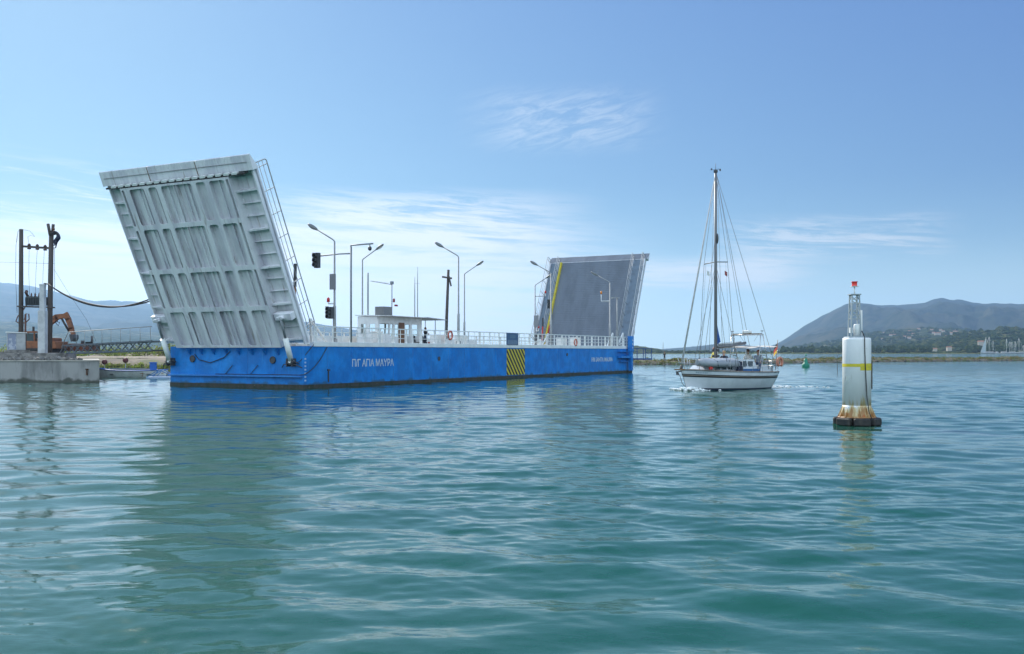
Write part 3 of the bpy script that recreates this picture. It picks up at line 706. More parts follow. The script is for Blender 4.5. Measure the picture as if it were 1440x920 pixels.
# ---- the raised leaves: x across, y hinge to tip, z out of the road surface
LW, LL = 11.9, 10.9
RAILP = mat('leaf_rail', (.40,.41,.42), .6)
def make_leaf():
    mb = MB()
    mb.lohi((0, 0, -.12), (LW, LL, 0))                                        # deck plate
    for x0, x1 in ((0, .10), (LW-.10, LW)): mb.lohi((x0, 0, -.34), (x1, LL, .14))      # edge fascia
    n = 14
    for i in range(n):                                                        # cantilever brackets both sides
        y = .35+i*(LL-.7)/(n-1); big = i % 3 == 0
        h = .42 if big else .20; th = .05 if big else .025
        for sx in (0, 1):
            xe, xi = (.11, 1.47) if sx == 0 else (LW-.11, LW-1.47)
            mb.prism([(xe, y, -.121), (xi, y, -.121), (xi, y, -.12-h), (xe, y, -.30 if big else -.22)], (0, th, 0))
            if big:
                mb.prism([(xe, y-.05, -.30), (xi, y-.05, -.12-h), (xi, y-.05, -.15-h), (xe, y-.05, -.33)], (0, .10, 0))
    leaf = mb.build('bascule_leaf', LEAFW, BR)
    # box girder under the plate with slotted bottom plate
    mb = MB(); x0, x1 = 1.5, LW-1.5; W = x1-x0
    mb.lohi((x0, 0, -.80), (x0+.03, LL-.15, -.121)); mb.lohi((x1-.03, 0, -.80), (x1, LL-.15, -.121))
    rows = [(.014, .228, 0), (.255, .468, 1), (.495, .735, 1), (.762, .985, 2)]
    holes = []
    for a, b, kind in rows:
        y0, y1 = a*LL, b*LL-.12*(kind == 2)
        # fractions measured from the left as seen from the water: x runs the other way for the near leaf
        if kind == 0: sl = [(.055,.195),(.235,.315),(.36,.50),(.535,.675),(.715,.79),(.83,.965)]
        else: sl = [(.085,.225),(.265,.345),(.385,.665),(.705,.785),(.825,.955)]+[(.012,.034),(.972,.992)]*(kind >= 1)
        for f0, f1 in sl:
            holes.append(rrect(x0+W*(1-f1), y0, x0+W*(1-f0), y1, .16 if f1-f0 > .03 else .05))
    me = holed_plate([(x0, 0), (x1, 0), (x1, LL-.16), (x0, LL-.16)], holes, .03)
    mb.mesh(me, Matrix.Translation((0, 0, -.80)))
    mb.lohi((x0+.03, .02, -.56), (x1-.03, LL-.2, -.53))                        # shallow soffit behind the slots
    for f in (.05,.21,.25,.33,.37,.50,.52,.69,.70,.80,.82,.97):                # webs beside the slots
        x = x0+W*(1-f); mb.lohi((x-.012, .02, -.785), (x+.012, LL-.18, -.121))
    for f in (.14, .155, .43, .57, .61, .89):                                  # stiffeners seen inside the slots
        x = x0+W*(1-f); mb.lohi((x-.06, .02, -.66), (x+.06, LL-.22, -.565))
    for a in (.243, .482, .75): mb.lohi((x0+.03, a*LL-.01, -.785), (x1-.03, a*LL+.01, -.121))
    mb.build('box_girder', LEAFW, leaf)
    # folded toe flap
    mb = MB(); mb.prism([(-.2, LL+.005, .02), (-.2, LL+.93, -.40), (-.2, LL+.90, -.46), (-.2, LL+.02, -.50)], (LW+.4, 0, 0))
    for f in mb.bm.faces:
        if abs(f.calc_center_median().z+.19) < .03 and len(f.verts) == 4 and abs(f.calc_center_median().x-LW/2) < .01: f.material_index = 1
    for k in range(24):
        x = .25+k*(LW-.5)/23
        mb.bar((x, LL+.86, -.475), (x, LL+.05, -.475), .03, .03)
    mb.bar((.1, LL+.45, -.472), (LW-.1, LL+.45, -.472), .04, .03)
    for x in (LW*.33, LW*.66): mb.bar((x, LL+.9, -.48), (x, LL, -.48), .07, .05)
    mb.build('toe_flap', [LEAFW, DECK], leaf)
    for x in (LW*.33, LW*.66):
        mb = MB(); mb.bar((x+.06, LL+.88, -.50), (x+.06, LL+.04, -.515), .05, .03); mb.build('seam_strip', mat('rust_seam', (.20,.13,.10), .9), leaf)
    mb = MB(); mb.bar((.1, LL+.50, -.505), (LW-.1, LL+.50, -.505), .035, .02); mb.build('seam_strip', mat('seam_grey', (.30,.29,.31), .9), leaf)
    mb = MB(); mb.lohi((.3, LL-.13, -.78), (LW-.3, LL-.03, -.36)); mb.build('hinge_gap_shade', BLACK, leaf)  # black strip put in for the shade of the gap below the flap
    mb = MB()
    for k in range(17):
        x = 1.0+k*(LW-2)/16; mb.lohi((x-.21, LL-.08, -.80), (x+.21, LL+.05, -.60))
    mb.build('sunlit_knuckles', WHITE, leaf)  # white blocks stand in for the sunlit dashes along the hinge gap
    # road surface with anti-slip bars
    mb = MB(); mb.lohi((1.55, .05, .001), (10.35, LL-.05, .012))
    for k in range(46): y = .25+k*(LL-.45)/45; mb.lohi((1.9, y-.025, .012), (10.0, y+.025, .030))
    mb.build('road_surface', DECK, leaf)
    for xa, xb in ((.12, 1.41), (10.37, LW-.12)):
        mb = MB(); mb.lohi((xa, .05, .001), (xb, LL-.05, .02)); mb.build('walkway', mat('walkway_grey', (.15,.20,.26), .5, col2=(.12,.155,.20), scale=1.5), leaf)
    mb = MB(); mb.lohi((1.42, .1, .02), (1.60, LL-.12, .30)); mb.build('kerb', YELLOW, leaf)
    mb = MB(); mb.lohi((1.605, .1, .02), (1.66, 2.6, .22)); mb.build('kerb_reflector', RED, leaf)
    # four guard rails
    for x, r in ((.05, .036), (1.30, .026), (10.60, .026), (LW-.05, .036)):
        mb = MB(); top = 1.08
        y0, y1 = .75, LL+.28
        mb.tube([(x, y0, .02), (x, y0, top-.1), (x, y0+.05, top-.02), (x, y0+.15, top), (x, y1-.15, top), (x, y1-.04, top-.04), (x, y1, top-.16), (x, y1, .02)], r, 8)
        n = 7
        for k in range(n+1):
            y = y0+.2+k*(y1-y0-.5)/n; mb.tube([(x, y, .02), (x, y, top)], .028, 6)
        for z in (.35, .70): mb.tube([(x, y0, z), (x, y1, z)], .022, 6)
        mb.build('guard_rail', RAILP, leaf)
    # lifting arms for the hydraulic cylinders
    for x in (.75, LW-.75):
        mb = MB(); mb.lohi((x-.65, 1.75, -.75), (x+.65, 2.2, -.30)); mb.lohi((x-.16, 1.9, -1.0), (x+.16, 2.1, -.75)); mb.tube([(x-.3, 2.0, -.93), (x+.3, 2.0, -.93)], .07, 10)
        mb.build('lifting_arm', LEAFW, leaf, bevel=.02)
    return leaf
leaf = make_leaf()
ang = math.radians(65)
t_, n_ = Vector((-math.cos(ang), 0, math.sin(ang))), Vector((math.sin(ang), 0, math.cos(ang)))
def leafM(org, t, n):
    x = t.cross(n)
    M = Matrix((x, t, n)).transposed().to_4x4(); M.translation = org; return M
LM1 = leafM(Vector((.35, -.12, 2.86)), t_, n_)
t2, n2 = Vector((math.cos(ang), 0, math.sin(ang))), Vector((-math.sin(ang), 0, math.cos(ang)))
LM2 = leafM(Vector((LEN-.95, 11.70, 2.86)), t2, n2)
leaf2 = copy_tree(leaf, BR)
leaf.matrix_local = LM1; leaf2.matrix_local = LM2
leaf['label'] = 'near raised leaf showing its white ribbed underside'; leaf2['label'] = 'far raised leaf showing its dark grey road surface'
# cylinders
for LMx, send in ((LM1, -.22), (LM2, LEN+.22)):
    for x in (.75, LW-.75):
        top = LMx @ Vector((x, 2.0, -.93)); w = top.y; w = min(max(w, .75), WID-.15)
        bot = Vector((send, w, 1.62)); mid = bot+(top-bot)*.55
        mb = MB(); mb.tube([bot, mid], .17, 16); mb.tube([bot-(top-bot).normalized()*.05, bot+(top-bot).normalized()*.1], .19, 16); cyl = mb.build('hydraulic_cylinder', WHITE, BR)
        mb = MB(); mb.tube([mid, top], .075, 12); mb.build('piston_rod', GALV, cyl)
# hinge supports (white triangular frames on deck)
for s, d in ((1.3, 1), (LEN-1.3, -1)):
    for w in (.55, 1.75, 9.6, 10.7):
        mb = MB(); mb.bar((s+d*1.9, w, 2.62), (s, w, 4.3), .12); mb.bar((s+d*.2, w, 2.62), (s, w, 4.3), .14); mb.bar((s+d*1.1, w, 3.0), (s, w, 3.3), .08); mb.box((s+d*1.0, w, 2.68), (2.2, .3, .14))
        mb.build('hinge_frame', WHITE, BR)
# ---------------------------------------------------------------- street lamps and signals on the barge
BRZ = math.radians(61.9)
LAMPHEAD = mat('lamp_grey', (.16,.17,.17), .5); LENS = mat('lamp_lens', (.55,.55,.50), .15)
def traffic_light(parent, c, face, h=.95):
    "three-lens signal: c centre, face unit vector (in the parent's frame) the lenses look along"
    f = Vector(face).normalized(); side = Vector((0,0,1)).cross(f)
    M = Matrix((f, side, Vector((0,0,1)))).transposed(); c = Vector(c)
    mb = MB(); mb.box(c, (.28, .34, h), M)
    for k in (-1, 0, 1):
        q = c+f*.14+Vector((0,0,k*h*.31)); mb.tube([q, q+f*.20+Vector((0,0,.02))], [.14, .15], 12, cap=False)
        mb.tube([q+Vector((0,0,.12)), q+f*.26+Vector((0,0,.13))], .05, 6)
    t = mb.build('traffic_light', DARK, parent)
    mb = MB()
    for k in (-1, 0, 1):
        q = c+f*.145+Vector((0,0,k*h*.31)); mb.tube([q, q+f*.02], .12, 12)
    mb.build('lens', GLASS, t); return t
def street_lamp(label, s, w, arm_dir, top=6.85, reach=1.45, rise=.85):
    p = bw(s, w, FB); sg = 1 if arm_dir > 0 else -1
    t = thing('street_lamp', label, 'street lamp', p, BRZ, 'street lamps on the floating bridge')
    mb = MB(); mb.tube([(0,0,0), (0,0,2.6), (0,0,2.62), (0,0,top)], [.115, .105, .075, .06], 10); mb.lohi((-.2,-.2,0), (.2,.2,.04)); mb.lohi((-.13,-.13,.04), (.13,.13,.5)); mb.build('pole', POLEW, t)
    mb = MB(); pts = [(0, 0, top-.05), (0, sg*.05, top+.06), (0, sg*.16, top+.14), (0, sg*reach, top+rise)]; mb.tube(pts, .045, 8); mb.build('arm', POLEW, t)
    d = Vector((0, sg*reach-.16*sg, rise-.14)).normalized(); q = Vector((0, sg*reach, top+rise))
    u = d; v = Vector((1,0,0)); n = u.cross(v); M = Matrix((u, v, n)).transposed()
    mb = MB(); mb.ell(q+d*.38, (.46, .17, .12), 12, 8, M); mb.tube([q-d*.1, q+d*.1], [.05, .09], 8); h = mb.build('lamp_head', LAMPHEAD, t)
    mb = MB(); mb.ell(q+d*.42-Vector((0,0,.05)), (.32, .13, .10), 12, 6, M); mb.build('lamp_glass', LENS, h)
    return t
def beacon_light(parent, base, tip, mt):
    base, tip = Vector(base), Vector(tip)
    mb = MB(); mb.tube([base, Vector((tip.x, tip.y, base.z)), tip], .045, 6); b = mb.build('beacon_bracket', WHITE, parent)
    mb = MB(); mb.lathe([(.02,0), (.10,.01), (.10,.22), (.05,.30), (.0,.31)], 12, tip); mb.build('beacon_lens', mt, b)
def wire_panel(parent, c, dx, dz):
    mb = MB(); mb.box(c, (.08, dx, dz)); mb.build('panel', mat('sign_back', (.22,.23,.25), .5), parent)
a = street_lamp('tall street lamp nearest the near leaf, with red beacon, panel and signal on its pole', 3.55, .42, 1, 6.75)
wire_panel(a, (-.12, .05, 4.15), .45, 1.0); beacon_light(a, (0,0,2.75), (-.1,.42,2.85), RED); traffic_light(a, (-.25, .10, 2.15), (-1,.25,0), .75)
street_lamp('tall street lamp right of the orange lifebuoy, its arm bending left over the deck', 18.9, .42, 1, 7.05)
b = street_lamp('street lamp standing before the left edge of the far grey leaf, arm bending left', 35.4, .42, 1, 6.9)
c = street_lamp('street lamp seen against the far grey leaf, with an amber beacon on a bracket', 49.6, .42, 1, 6.9)
beacon_light(c, (0,0,5.0), (0,1.0,5.75), AMBER)
street_lamp('street lamp at the left end of the white cabin, arm bending right', 20.4, 10.75, -1, 7.35)
street_lamp('slim street lamp right of the crossed wooden pole, arm bending right', 37.1, 10.75, -1, 7.3)
d_ = street_lamp('street lamp carrying a panel and two signals at the left of the far leaf', 52.6, 10.75, -1, 7.1)
mb = MB(); mb.tube([(0,0,5.9), (0,-1.3,5.9)], .04, 8); mb.build('signal_arm', POLEW, d_)
traffic_light(d_, (0, -1.75, 5.0), (-.9,-.3,0), 1.0); wire_panel(d_, (-.1,-.2,3.1), .55, 1.3); traffic_light(d_, (-.1,-.35,1.3), (.4,-.9,0), .8); beacon_light(d_, (0,0,2.0), (0,-.45,2.3), RED); beacon_light(d_, (0,-1.25,5.9), (0,-1.3,6.2), RED)

g = thing('signal_gantry', 'slim grey post with a signal arm to the left and camera arm right', 'signal post', bw(4.76, .02, 2.87), BRZ)
gh = 9.19-2.87
mb = MB(); mb.tube([(0,0,-.3), (0,0,gh-.08)], .065, 10); mb.build('pole', GALV, g)
mb = MB(); mb.tube([(0,0,5.78), (0,1.0,5.80), (0,2.55,5.74)], .045, 8); mb.build('signal_arm', GALV, g); traffic_light(g, (-.05, 2.75, 5.45), (-1,.15,0), 1.0)
mb = MB(); mb.tube([(0,.03,gh-.08), (0,0,gh), (0,-1.75,gh+.02)], .05, 8); mb.build('camera_arm', GALV, g)
mb = MB(); mb.tube([(0,-1.5,gh), (0,-1.5,gh-.15)], .03, 6); mb.ell((0,-1.5,gh-.28), (.13,.13,.15), 10, 8); mb.build('dome_camera', DARK, g)

t = thing('camera_post', 'short white post with a T-shaped head before the right edge of the far leaf', 'camera post', bw(51.3, .3, 2.6), BRZ)
mb = MB(); mb.tube([(0,0,0), (0,0,5.4)], [.11,.07], 10); mb.lohi((-.12,-.12,0),(.12,.12,2.0)); mb.build('pole', POLEW, t)
mb = MB(); mb.bar((-.1,-.35,5.4), (-.1,.6,5.45), .09); mb.lohi((-.15,.4,5.3),(.1,.65,5.5)); mb.build('camera', POLEW, t)
for s, w, hgt, lab in ((4.0, 4.36, 5.5, 'upright road barrier boom, dark above and orange below, behind the near leaf railing'), (51.0, 9.3, 3.4, 'upright road barrier boom with a red foot beside the yellow kerb of the far leaf')):
    t = thing('barrier_boom', lab, 'barrier', bw(s, w, 2.6), BRZ)
    mb = MB(); mb.lohi((-.2,-.2,0), (.2,.2,1.05)); mb.build('housing', WHITE, t, bevel=.02)
    mb = MB(); mb.bar((0,-.25,.9), (0,-.3,hgt*.72), .12); mb.build('lower_boom', ORANGE if s < 10 else RED, t)
    mb = MB(); mb.bar((0,-.3,hgt*.72+.002), (0,-.33,hgt), .15); mb.build('upper_boom', DARK, t)

# ---------------------------------------------------------------- deck cabin
CAB = thing('control_cabin', 'small white control cabin with windows and a canopy on the barge deck', 'cabin', bw(18.8, 8.05, FB+.012), BRZ)
CW = mat('cabin_white', (.80,.80,.79), .5, col2=(.68,.68,.67), scale=1.5)
cl, cwid, ch = 6.5, 1.95, 2.55
def wall_panel(p0, p1, wins, th=.07):
    "wall from p0 to p1 (plan), window holes (u0,u1,z0,z1)"
    p0, p1 = Vector((*p0, 0)), Vector((*p1, 0)); L = (p1-p0).length; x = (p1-p0)/L; n = Vector((x.y, -x.x, 0))
    me = holed_plate([(0,0),(L,0),(L,ch),(0,ch)], [rrect(a, c, b, d, .03, 2) for a, b, c, d in wins], th)
    M = Matrix((x, Vector((0,0,1)), n)).transposed().to_4x4(); M.translation = p0
    return me, M, [(p0+x*a, p0+x*b, c, d) for a, b, c, d in wins]
walls = [((0,cwid),(0,0), [(.30,.80,1.1,1.95),(1.15,1.75,1.1,1.95)]),
         ((0,0),(cl,0), [(.25,1.55,1.1,2.0),(1.75,2.15,.9,2.0),(2.4,2.95,.9,2.0),(3.9,4.6,1.0,2.0),(4.95,5.9,1.0,2.0)]),
         ((cl,0),(cl,cwid), [(.2,1.75,1.0,2.05)]), ((cl,cwid),(0,cwid), [(.2,1.35,.95,2.05),(1.5,2.6,.95,2.05),(2.75,3.85,.95,2.05),(4.0,5.1,.95,2.05),(5.25,6.3,.95,2.05)])]
mb = MB(); panes = []
for a, b_, w_ in walls:
    me, M, ws = wall_panel(a, b_, w_); mb.mesh(me, M); panes += ws
mb.build('wall', CW, CAB)
CG = bpy.data.materials.new('cabin_glass'); CG.use_nodes = True; q = CG.node_tree.nodes['Principled BSDF']
q.inputs['Base Color'].default_value = (.80,.90,.88,1); q.inputs['Roughness'].default_value = .02; q.inputs['Transmission Weight'].default_value = 1; q.inputs['IOR'].default_value = 1.0; q.inputs['Specular IOR Level'].default_value = .3
for a, b_, c_, d2 in panes:
    mb = MB(); up = Vector((0,0,1)); e = (b_-a).normalized()
    for p, r in ((a+up*c_, a+up*d2), (b_+up*c_, b_+up*d2)): mb.bar(p, r, .05)
    mb.bar(a+up*c_, b_+up*c_, .05); mb.bar(a+up*d2, b_+up*d2, .05); wf = mb.build('window', CW, CAB)
    mb = MB(); mb.quad([a+up*c_, b_+up*c_, b_+up*d2, a+up*d2]); mb.build('pane', CG, wf)
mb = MB(); mb.lohi((2.95,-.06,.0), (3.8,-.036,2.1)); mb.build('door', mat('door_brown', (.20,.10,.05), .6, col2=(.13,.06,.03), scale=3), CAB)
mb = MB(); mb.prism([(-.15,-.35,ch), (-.15,cwid+.2,ch+.05), (-.15,cwid+.2,ch+.13), (-.15,-.35,ch+.07)], (cl+.3,0,0)); mb.build('roof', CW, CAB)
mb = MB(); mb.prism([(cl-.6,-.95,ch+.02), (cl+2.7,-.95,ch-.10), (cl+2.7,-.95,ch-.05), (cl-.6,-.95,ch+.09)], (0,cwid+.6,0)); cn = mb.build('canopy', mat('canopy_grey', (.34,.36,.37), .5), CAB)
mb = MB()
for p in ((cl+2.6,-.85), (cl+.9,-.85), (cl+2.6,1.3)): mb.tube([(*p,0), (*p,ch-.09)], .035, 8)
mb.build('canopy_post', GALV, cn)
mb = MB(); mb.lohi((-.0,-.95,ch+.02), (cl-.6,-.36,ch+.06)); mb.build('eaves', CW, CAB)
mb = MB(); mb.lohi((1.3,.3,ch+.09), (2.5,1.2,ch+.85)); mb.build('water_tank', mat('tank_grey', (.14,.145,.15), .6), CAB, bevel=.03)
mb = MB(); mb.tube([(2.9,.6,ch+.05), (2.9,.6,ch+2.95)], .04, 8); mb.tube([(2.9,.6,ch+2.75), (.9,1.3,ch+2.95)], .025, 6); mb.box((2.9,.6,ch+2.9), (.22,.22,.25))
for k in range(5): x = 1.0+.35*k; y = 1.26-.122*k; mb.bar((x,y-.25,ch+2.94-.02*k), (x,y+.25,ch+2.94-.02*k), .015)
an = mb.build('aerial', GALV, CAB)
mb = MB(); mb.lathe([(.02,0),(.1,.02),(.1,.3),(0,.36)], 10, (2.98,.45,ch+1.25)); mb.box((3.15,.35,ch+1.0), (.3,.15,.15)); mb.build('beacon_lens', mat('beacon_dark_red', (.2,.02,.02), .4), an)
for x, y, h, r in ((5.9,.3,3.6,.045), (7.4,1.0,4.6,.04), (.35,1.2,3.6,.06)):
    mb = MB(); mb.tube([(x,y,ch if x < 7 else ch-.1), (x,y,ch+h*.7), (x,y,ch+h)], [r,r*.8,r*.35] if x > 1 else [r,r,r], 6)
    if x > 7: mb.bar((x-.4,y,ch+h*.68), (x+.4,y,ch+h*.68), .02)
    mb.build('mast', GALV, CAB)
# furniture in front of the cabin
for i, (s, w, lab, m_) in enumerate(((23.3, 7.2, 'dark garden chair left of the standing man before the cabin door', DARKCL), (24.6, 7.2, 'dark garden chair nearest the brown cabin door', DARKCL))):
    t = thing('garden_chair', lab, 'chair', bw(s, w, FB+.012), BRZ+.3, 'garden chairs before the cabin')
    mb = MB(); mb.box((0,0,.44), (.46,.46,.05)); mb.build('seat', m_, t); mb = MB(); mb.box((0,.22,.75), (.46,.05,.55), Matrix.Rotation(-.15, 3, 'X')); mb.build('backrest', m_, t)
    for x in (-.2,.2):
        for y in (-.2,.2): mb = MB(); mb.tube([(x,y,0), (x,y,.43)], .02, 6); mb.build('leg', m_, t)
def crate(name, label, cat, s, w, d, m_, z=None, lid=None):
    t = thing(name, label, cat, bw(s, w, FB+.012 if z is None else z), BRZ)
    mb = MB(); mb.lohi((-d[0]/2,-d[1]/2,0), (d[0]/2,d[1]/2,d[2]-.06)); mb.build('body', m_, t, bevel=.02)
    mb = MB(); mb.lohi((-d[0]/2-.03,-d[1]/2-.03,d[2]-.058), (d[0]/2+.03,d[1]/2+.03,d[2])); mb.build('lid', lid or m_, t, bevel=.015)
    return t
crate('deck_box', 'small green box on deck right of the standing man', 'box', 26.5, 7.2, (.9,.5,.45), mat('green_plastic', (.02,.25,.08), .5))
crate('deck_box', 'small red and white box on deck at the feet of the standing man', 'box', 24.9, 6.9, (.45,.45,.55), RED, lid=WHITE)
crate('deck_locker', 'white deck locker at the foot of the lifebuoy beside the crossed pole', 'locker', 16.4, .75, (1.3,.6,.95), WHITE)
crate('deck_locker', 'white deck locker just right of the orange lifebuoy lamp post', 'locker', 19.9, .85, (.9,.6,.95), WHITE)
crate('deck_locker', 'white deck locker behind the lifebuoy before the far grey leaf', 'locker', 38.5, .8, (1.2,.6,1.0), WHITE)
crate('deck_locker', 'white deck locker on the far-leaf side right of the ring lifebuoy', 'locker', 41.6, .8, (1.2,.6,1.05), WHITE)
crate('deck_locker', 'white cabinet standing by the railing in front of the cabin end wall', 'locker', 8.6, .75, (.7,.55,1.05), WHITE)
for s, z, lab in ((16.95, 3.5, 'orange lifebuoy hung on the railing below the crossed wooden pole'), (39.9, 3.15, 'faded orange lifebuoy hung low on the railing before the far grey leaf')):
    t = thing('lifebuoy', lab, 'lifebuoy', bw(s, -.03 if s < 20 else -.03, z), BRZ, 'lifebuoys on the railing')
    LB = mat('lifebuoy_orange', (.50,.09,.05), .6, col2=(.42,.12,.08), scale=6)
    mb = MB(); mb.torus((0,0,0), .30, .07, 'Y', 28, 8); mb.build('ring', LB, t)
    mb = MB()
    for k in range(4):
        a = math.pi/4+k*math.pi/2; c0 = Vector((.30*math.cos(a), 0, .30*math.sin(a))); mb.torus(c0, .074, .012, 'Z', 10, 5, rot=Matrix.Rotation(-a, 3, 'Y'))
    mb.torus((0,0,0), .40, .012, 'Y', 28, 5); mb.build('band', WHITECL, t)

# ---------------------------------------------------------------- crossed pole on the far bank
t = thing('utility_pole', 'leaning dark wooden pole with crossed arms behind the barge', 'utility pole', at(626.0, 478, 150))
b0 = t.location.copy(); b0.z = 1.2; t.location = b0; tp = at(630.6, 379.5, 150)-b0
mb = MB(); mb.tube([(0,0,-.5), tp*.5, tp], [.26,.23,.19], 10); mb.build('pole', WOOD, t)
q = at(628.6, 390.5, 149.7)-b0; mb = MB(); mb.bar(q+Vector((-.75,0,.12)), q+Vector((.75,0,-.12)), .22, .26)
mb.bar(q+Vector((.25,-.02,.35)), q+Vector((.62,-.02,-1.3)), .2, .24); mb.build('crossarm', WOOD, t)
# ---------------------------------------------------------------- people
def person(name, label, loc, rz, J, mats_, hair, parent=None, hscale=1.0, bulk=1.0):
    """J: joints by name in local metres (x right of the figure, y forward, z up). One skinned body; mats_ = (skin, top, legs, shoes)"""
    R = dict(pelvis=.15, waist=.135, chest=.16, neck=.055, chin=.07, head=.095, crown=.07, nose=.03,
             sh=.075, el=.048, wr=.032, hip=.095, kn=.065, an=.042, toe=.038)
    for k_ in ('pelvis','waist','chest','sh','el','hip','kn'): R[k_] *= bulk
    V = []; E = []; Rr = []; seg = []; ix = {}
    def v(n, p, r, s): ix[n] = len(V); V.append(Vector(p)); Rr.append(r); seg.append(s); return ix[n]
    def e(a, b): E.append((ix[a], ix[b]))
    pel, chest, neck, head = Vector(J['pelvis']), Vector(J['chest']), Vector(J['neck']), Vector(J['head'])
    v('pelvis', pel, R['pelvis'], 2); v('waist', (pel*.55+chest*.45), R['waist'], 1); v('chest', chest, R['chest'], 1); v('neck', neck, R['neck'], 0)
    ud = (head-neck).normalized(); fw = Vector(J.get('face', (0,1,0))).normalized()
    v('chin', neck+ud*.10+fw*.02, R['chin'], 0); v('head', head, R['head'], 0); v('crown', head+ud*.09, R['crown'], 0); v('nose', head+fw*.105-ud*.02, .022, 0)
    for a, b in (('pelvis','waist'),('waist','chest'),('chest','neck'),('neck','chin'),('chin','head'),('head','crown'),('head','nose')): e(a, b)
    for s in 'LR':
        v('sh'+s, J['sh'+s], R['sh'], 1); v('el'+s, J['el'+s], R['el'], 1); v('wr'+s, J['wr'+s], R['wr'], 0)
        e('chest','sh'+s); e('sh'+s,'el'+s); e('el'+s,'wr'+s)
        w_ = Vector(J['wr'+s]); d = (w_-Vector(J['el'+s])).normalized(); sx = d.cross(fw)
        sx = sx.normalized() if sx.length > .2 else Vector((1,0,0))
        v('palm'+s, w_+d*.07, .034, 0); e('wr'+s,'palm'+s); pm = w_+d*.07
        for k, (off, ln) in enumerate(((-.034,.075),(-.011,.088),(.012,.082),(.034,.065))):
            v(f'k{s}{k}', pm+sx*off+d*.03, .010, 0); v(f'm{s}{k}', pm+sx*off+d*(.03+ln*.55)+fw*.008, .009, 0); v(f'f{s}{k}', pm+sx*off*1.1+d*(.03+ln*.9)+fw*.03, .007, 0)
            e('palm'+s, f'k{s}{k}'); e(f'k{s}{k}', f'm{s}{k}'); e(f'm{s}{k}', f'f{s}{k}')
        v('th'+s, pm-sx*.045+d*.0+fw*.02, .011, 0); v('tt'+s, pm-sx*.06+d*.04+fw*.035, .009, 0); e('palm'+s,'th'+s); e('th'+s,'tt'+s)
        v('hip'+s, J['hip'+s], R['hip'], 2); v('kn'+s, J['kn'+s], R['kn'], 2); v('an'+s, J['an'+s], R['an'], 3); v('toe'+s, J['toe'+s], R['toe'], 3)
        e('pelvis','hip'+s); e('hip'+s,'kn'+s); e('kn'+s,'an'+s); e('an'+s,'toe'+s)
    me = bpy.data.meshes.new(name); me.from_pydata(V, E, []); o = bpy.data.objects.new(name, me); COL.objects.link(o)
    m = o.modifiers.new('s', 'SKIN'); m.use_smooth_shade = True; m.branch_smoothing = .3
    for i, sv in enumerate(me.skin_vertices[0].data): sv.radius = (Rr[i], Rr[i]*(.72 if seg[i] in (1,2) and i < 3 else 1)); sv.use_root = (i == 0)
    o.modifiers.new('d', 'SUBSURF').levels = 1
    dg = bpy.context.evaluated_depsgraph_get(); nm = bpy.data.meshes.new_from_object(o.evaluated_get(dg)); bpy.data.objects.remove(o)
    for x in mats_: nm.materials.append(x)
    pts = np.array([list(x) for x in V]); A = np.array([e_[0] for e_ in E]); B = np.array([e_[1] for e_ in E])
    for f in nm.polygons:
        c = np.array(f.center); a = pts[A]; d = pts[B]-a
        tt = np.clip(((c-a)*d).sum(1)/np.maximum((d*d).sum(1), 1e-9), 0, 1); dist = np.linalg.norm(a+d*tt[:, None]-c, axis=1); i = int(dist.argmin())
        sa, sb = seg[A[i]], seg[B[i]]; f.material_index = (sa if tt[i] < .5 else sb)
        if sa == 1 and sb == 0 and V[A[i]] == Vector(V[ix['chest']]): f.material_index = 1 if tt[i] < .8 else 0
        if sb == 0 and sa == 1 and A[i] != ix['chest']: f.material_index = 1 if tt[i] < .92 else 0
        if sa == 2 and sb == 3: f.material_index = 2 if tt[i] < .9 else 3
        f.use_smooth = True
    body = bpy.data.objects.new(name, nm); COL.objects.link(body); body.location = loc; body.rotation_euler = (0,0,rz); tag(body, label, 'person')
    mb = MB(); q = head+ud*.035-fw*.022
    xx = fw.cross(ud).normalized(); M = Matrix((xx, (ud.cross(xx)).normalized(), ud)).transposed()
    mb.ell(q, (.102*hscale, .105*hscale, .105), 12, 8, M); mb.build('hair', hair, body)
    mb = MB()
    for s in (-1, 1): mb.ell(head+fw*.088+xx*.036*s+ud*.015, (.016,.012,.012), 8, 6, M)
    mb.build('eye', DARK, body)
    return body
def standing(arms='down', lean=0.0):
    J = dict(pelvis=(0,0,.95), chest=(0,.0+lean,1.32), neck=(0,lean,1.50), head=(0,.03+lean,1.65), hipL=(-.10,0,.90), hipR=(.10,0,.90), knL=(-.11,.02,.50), knR=(.11,.03,.50),
             anL=(-.12,-.02,.07), anR=(.12,-.02,.07), toeL=(-.14,.15,.035), toeR=(.14,.15,.035), shL=(-.19,lean,1.42), shR=(.19,lean,1.42),
             elL=(-.25,-.03,1.14), elR=(.25,-.03,1.14), wrL=(-.25,.06,.90), wrR=(.25,.06,.90))
    if arms == 'front': J.update(elL=(-.23,.10,1.16), elR=(.23,.10,1.16), wrL=(-.08,.27,1.20), wrR=(.08,.28,1.17))
    return J
def sitting(h=.45, lean=.05, reach=.3):
    z = h+.12
    return dict(pelvis=(0,0,z), chest=(0,lean,z+.37), neck=(0,lean*1.3,z+.55), head=(0,lean*1.3+.03,z+.70), hipL=(-.10,.05,z-.02), hipR=(.10,.05,z-.02), knL=(-.14,.43,z), knR=(.14,.43,z),
             anL=(-.14,.45,z-.42), anR=(.14,.45,z-.42), toeL=(-.16,.62,z-.46), toeR=(.16,.62,z-.46), shL=(-.19,lean,z+.47), shR=(.19,lean,z+.47),
             elL=(-.27,lean+.06,z+.20), elR=(.27,lean+.06,z+.20), wrL=(-.18,reach,z+.14), wrR=(.18,reach,z+.14))
